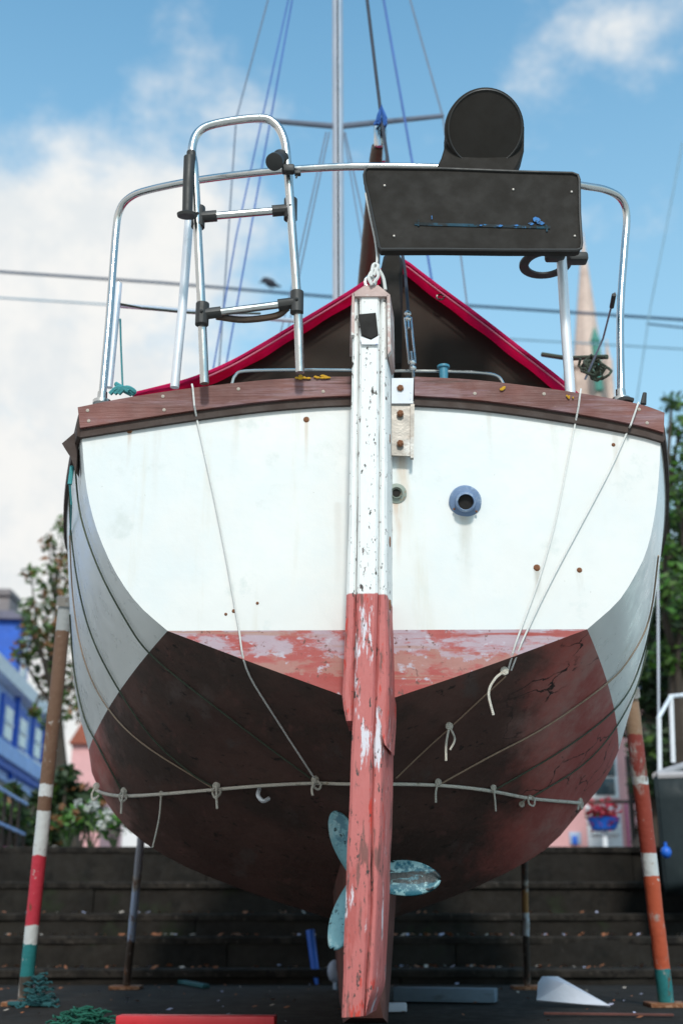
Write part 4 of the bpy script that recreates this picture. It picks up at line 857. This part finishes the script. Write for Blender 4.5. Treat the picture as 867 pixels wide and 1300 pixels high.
for dx in (-.4, .5):
    f_ = MB(); f_.box(c+Vector((wd*.35+dx*wd, -.03, hgt*.55)), (.9, .06, 1.4)); f_ = build('window', f_, 'wtrim', ph); q = MB(); q.box(c+Vector((wd*.35+dx*wd, -.07, hgt*.55)), (.7, .02, 1.2)); build('pane', q, 'dglass', f_)
# railing in front of the blue house
rl = thing('street_railing', 'low purple-grey street railing at the left edge below the blue house', 'railing', onstreet(10, 15.5))
a, b = onstreet(-40, 14.6), onstreet(36, 19)
for z_ in (.95, .5):
    m = MB(); m.tube([a+Vector((0, 0, z_*K)), b+Vector((0, 0, z_*K))], .022, 8); build('rail', m, 'bwall', rl)
for k in range(8):
    p = a.lerp(b, k/7); m = MB(); m.tube([p, p+Vector((0, 0, .98*K))], .02, 8); build('post', m, 'darkwood', rl)

# ------------------------------------------------------------------ pink house on the right
rh = thing('pink_house', 'pink house with white door panel and dark sash window behind the right prop', 'house', onstreet(770, 22))
YH = 22
def rp(x0, y0, x1, y1, out, th, mt, name, parent):
    a, b = P(x0, y0, YH-out), P(x1, y1, YH-out); m = MB(); m.box(((a.x+b.x)/2, YH*K-out*K+th/2, (a.z+b.z)/2), (abs(b.x-a.x), th, abs(a.z-b.z)), bev=.008); return build(name, m, mt, parent)
m = MB(); xa, xb = P(690, 1000, YH).x, P(990, 1000, YH).x; zt = P(760, 880, YH).z; m.box(((xa+xb)/2, YH*K+3, (PROM+zt)/2), (xb-xa, 6, zt-PROM)); build('wall', m, 'pinkw', rh)
m = MB(); a = Vector((xa-.3, YH*K-.3, zt+.01)); m.prism([a, a+Vector((0, 6.6, 0)), a+Vector((0, 3.3, 2.2))], (xb-xa+.6, 0, 0)); build('roof', m, 'slate', rh)
f_ = rp(748, 955, 786, 1014, .03, .04, 'wtrim', 'window', rh); rp(754, 962, 781, 985, .06, .02, 'dglass', 'pane', f_); rp(754, 988, 781, 1009, .06, .02, 'dglass', 'pane', f_)
d_ = rp(743, 1022, 791, 1078, .03, .05, 'wtrim', 'door', rh); rp(748, 1030, 766, 1060, .08, .02, 'wtrim', 'panel', d_); rp(769, 1030, 787, 1060, .08, .02, 'wtrim', 'panel', d_)
f_ = rp(722, 1056, 738, 1072, .03, .04, 'float', 'window', rh); rp(726, 1061, 733, 1072, .06, .02, 'bluep', 'pane', f_)
f_ = rp(838, 880, 862, 935, .03, .04, 'wtrim', 'window', rh); rp(842, 886, 858, 930, .06, .02, 'dglass', 'pane', f_)
rp(793, 1020, 800, 1078, .03, .04, 'flower_p', 'pilaster', rh)
m = MB(); a, b = P(742, 1018, 19.5), P(830, 1018, 19.5); hr = thing('garden_railing', 'thin black railing with uprights in front of the pink house', 'railing', Vector((a.x, a.y, PROM)))
m.tube([a, b], .022, 8); build('rail', m, 'black', hr)
for x, w2 in ((796, .035), (804, .028), (812, .03)):
    p = P(x, 960, 19.5); m = MB(); m.tube([Vector((p.x, p.y, PROM)), p], w2, 8); build('post', m, 'black', hr)
bk = thing('flower_basket', 'blue pot on a white stand overflowing with crimson flowers before the pink house', 'flower pot', Vector((P(766, 1078, 18).x, 18*K, PROM)))
c = P(766, 1047, 18); m = MB(); m.lathe(c-Vector((0, 0, .07)), (0, 0, 1), [(0, .12), (.02, .15), (.14, .20), (.15, .21)], 18); build('pot', m, 'bluep', bk)
m = MB(); m.tube([Vector((c.x, c.y, PROM)), c-Vector((0, 0, .07))], .035, 10); build('stand', m, 'wtrim', bk)
m = MB(); leaves(m, P(765, 1034, 18), .23, 330, .045, [1, 5], .6); build('flowers', m, ['leaf_d', 'flower_r'], bk, smooth=0, fix=False)

# ------------------------------------------------------------------ second boat at the right edge
ob = thing('moored_boat', 'dark hulled boat with pale gunwale and white bow rail at the right edge', 'boat', Vector((P(900, 1100, 13).x, 13*K, PROM)))
MAT['dhull'] = M('dark_teal_hull', (.014, .022, .025), .6, over=[((.026, .036, .038), 2, .5, .7)], spec=.25); MAT['gun'] = M('pale_gunwale', (.42, .38, .38), .6)
bw = P(829, 985, 11.5); rows = []; gl = {1: [], -1: []}
cxh = P(905, 1000, 12).x
for i in range(15):
    t = i/14; yy = bw.y+t*3.2; half = 1.0*t**.55*1.05; zt = bw.z+.42*t+.10*math.sin(t*2); cx_ = bw.x*yy/bw.y+.02+half*.96+t*.75; row = []
    for s in (-1, 1):
        pass
    for k in range(-6, 7):
        q = k/6; row.append(Vector((cx_+half*(abs(q)**.55)*(1 if q > 0 else -1 if q < 0 else 0), yy, zt-(1-abs(q)**1.3)*(.9+.1*t))))
    gl[-1].append(row[0]); gl[1].append(row[-1]); rows.append(row)
m = MB(); m.grid(rows); m.add(rows[-1], [list(range(13))]); hb = build('hull', m, 'dhull', ob, smooth=60); hb.modifiers.new('thick', 'SOLIDIFY').thickness = .02
m = MB(); m.tube(gl[-1], .032, 8); m.tube(gl[1], .032, 8); build('gunwale', m, 'gun', ob)
m = MB(); m.grid([[r[0]-Vector((0, 0, .05)), r[-1]-Vector((0, 0, .05))] for r in rows]); build('deck', m, 'deck', ob)
def obt(pts, w2, mt, nm): p = pxl(pts); m = MB(); m.tube(p, [rad(w2, q) for q in p], 8); build(nm, m, mt, ob)
obt([(837, 985, 11.8), (836, 912, 11.8)], 6, 'wtrim', 'post'); obt([(854, 968, 12.3), (851, 882, 12.3)], 6, 'wtrim', 'post'); obt([(835, 912, 11.8), (851, 884, 12.3), (890, 880, 12.8)], 5, 'wtrim', 'bow_rail'); obt([(836, 985, 11.9), (834, 640, 11.9)], 3, 'mast', 'flag_staff')
m = MB(); p = P(845, 1082, 11.2); m.ball(p, (.042, .042, .046), 12); m.tube([p+Vector((0, 0, .03)), p+Vector((0, 0, .075))], .012, 8); tag(build('buoy', m, 'bluep'), 'small blue buoy beside the dark boat at the right edge', 'buoy')
for x in (842, 872, 900):
    p = P(x, 1090, 12.6); pz = p.copy(); pz.z = min(hs[2]*K, p.z)
m = MB(); p = P(868, 1000, 13); m.box(Vector((p.x+.3, 12.6*K, (PROM*.5+bw.z-.9)/2+.0)), (.5, .9, max(.1, bw.z-.9-.3)), bev=.02); build('cradle', m, 'darkwood', ob)

# ------------------------------------------------------------------ church spire, wires, bird
ch_ = thing('church', 'slender cream stone church spire with a green copper pinnacle rising behind the stern rail', 'church', onstreet(748, 110)); YC = 110
MAT['cream'] = M('cream_stone', (.62, .47, .40), .8, over=[((.45, .33, .28), .35, .5, .7)], bump=.3); MAT['copper'] = M('green_copper', (.06, .24, .19), .6)
ap = P(739, 292, YC); bs_ = P(746, 470, YC); rb = rad(40, bs_)
m = MB(); pts8 = [Vector((math.cos(t), math.sin(t), 0)) for t in [math.pi/8+i*math.pi/4 for i in range(8)]]
rw = [[Vector((bs_.x+(ap.x-bs_.x)*f, YC*K, bs_.z+(ap.z-bs_.z)*f))+q*max(.02, rb*(1-f)) for q in pts8+pts8[:1]] for f in (0, .25, .5, .75, 1)]
m.grid(rw); build('spire', m, 'cream', ch_, smooth=0)
m = MB(); m.box(Vector((bs_.x, YC*K, (PROM+bs_.z)/2)), (rb*2.2, rb*2.2, bs_.z-PROM)); tw = build('tower', m, 'cream', ch_)
m = MB(); m.box(Vector((bs_.x, YC*K, bs_.z-.1)), (rb*2.6, rb*2.6, .8), bev=.1); build('parapet', m, 'cream', ch_)
m = MB(); c = P(757, 455, YC-4); r1 = rad(11, c); m.lathe(c, (0, 0, 1), [(-3, r1), (1.4, r1), (1.5, r1*1.3), (P(757, 415, YC-4).z-c.z, .05)], 8); build('pinnacle', m, 'copper', ch_)
m = MB(); c = P(775, 500, YC-4); r1 = rad(10, c); m.lathe(c, (0, 0, 1), [(-8, r1), (2.0, r1), (2.1, r1*1.2), (5, .05)], 8); build('pinnacle', m, 'cream', ch_)
m = MB(); c = Vector((bs_.x, YC*K+9, 0)); m.box(c+Vector((0, 0, (PROM+bs_.z*.6)/2)), (rb*4, 16, bs_.z*.6-PROM)); build('nave', m, 'cream', ch_)
def wire(pts, w2, label, mt='wire', grp='overhead wires'):
    p = pxl(pts); m = MB(); m.tube(p, [rad(w2, q) for q in p], 6); tag(build('overhead_wire', m, mt), label, 'wire', grp)
MAT['navy'] = M('navy_cable', (.02, .055, .11), .6); MAT['lblue'] = M('pale_blue_cable', (.18, .32, .42), .6)
wire([(-150, 334, 26), (0, 345, 26), (205, 359, 26), (410, 376, 26), (640, 391, 26), (867, 406, 26), (1000, 414, 26)], 3.6, 'thick dark overhead cable crossing the sky on which the bird sits', 'navy')
wire([(-150, 368, 30), (0, 378, 30), (205, 391, 30), (430, 412, 30), (640, 430, 30), (867, 443, 30), (1000, 450, 30)], 2.2, 'thin pale overhead wire crossing the sky below the dark cable', 'lblue')
wire([(820, 411, 24), (867, 416, 24), (1000, 428, 24)], 2.4, 'short dark overhead wire at the right edge just under the thick cable', 'navy')
wire([(866, 180, 20), (845, 290, 20), (825, 390, 20), (800, 560, 20)], 2.0, 'faint steep stay in the sky at the far right', 'lblue')
bd = thing('bird', 'small dark bird perched on the thick overhead cable', 'bird', P(344, 369, 26)); c = P(342, 359, 26); ux = Vector((1, 0, 0))
m = MB(); s = rad(20, c)
spine = [(-1.0, .05, .10), (-.75, .28, .34), (-.45, .38, .40), (-.15, .15, .52), (.2, -.05, .55), (.55, -.25, .40), (.95, -.42, .20), (1.5, -.55, .10)]
m.tube(cr([c+Vector((x*s, 0, z*s)) for x, z, r_ in spine], 3), [r for k in range(7) for r in [(spine[k][2]*(1-j/3)+spine[k+1][2]*j/3)*s for j in range(3)]]+[.1*s], 12); build('body', m, 'darkrope', bd)
m = MB(); m.tube([c+Vector((-.98*s, 0, .12*s)), c+Vector((-1.35*s, 0, .02*s))], [.12*s, .02*s], 8); build('beak', m, 'darkwood', bd)
for dx in (.1, .4):
    m = MB(); m.tube([c+Vector((dx*s, 0, -.4*s)), c+Vector((dx*s, 0, -1.0*s))], .05*s, 6); build('leg', m, 'darkwood', bd)
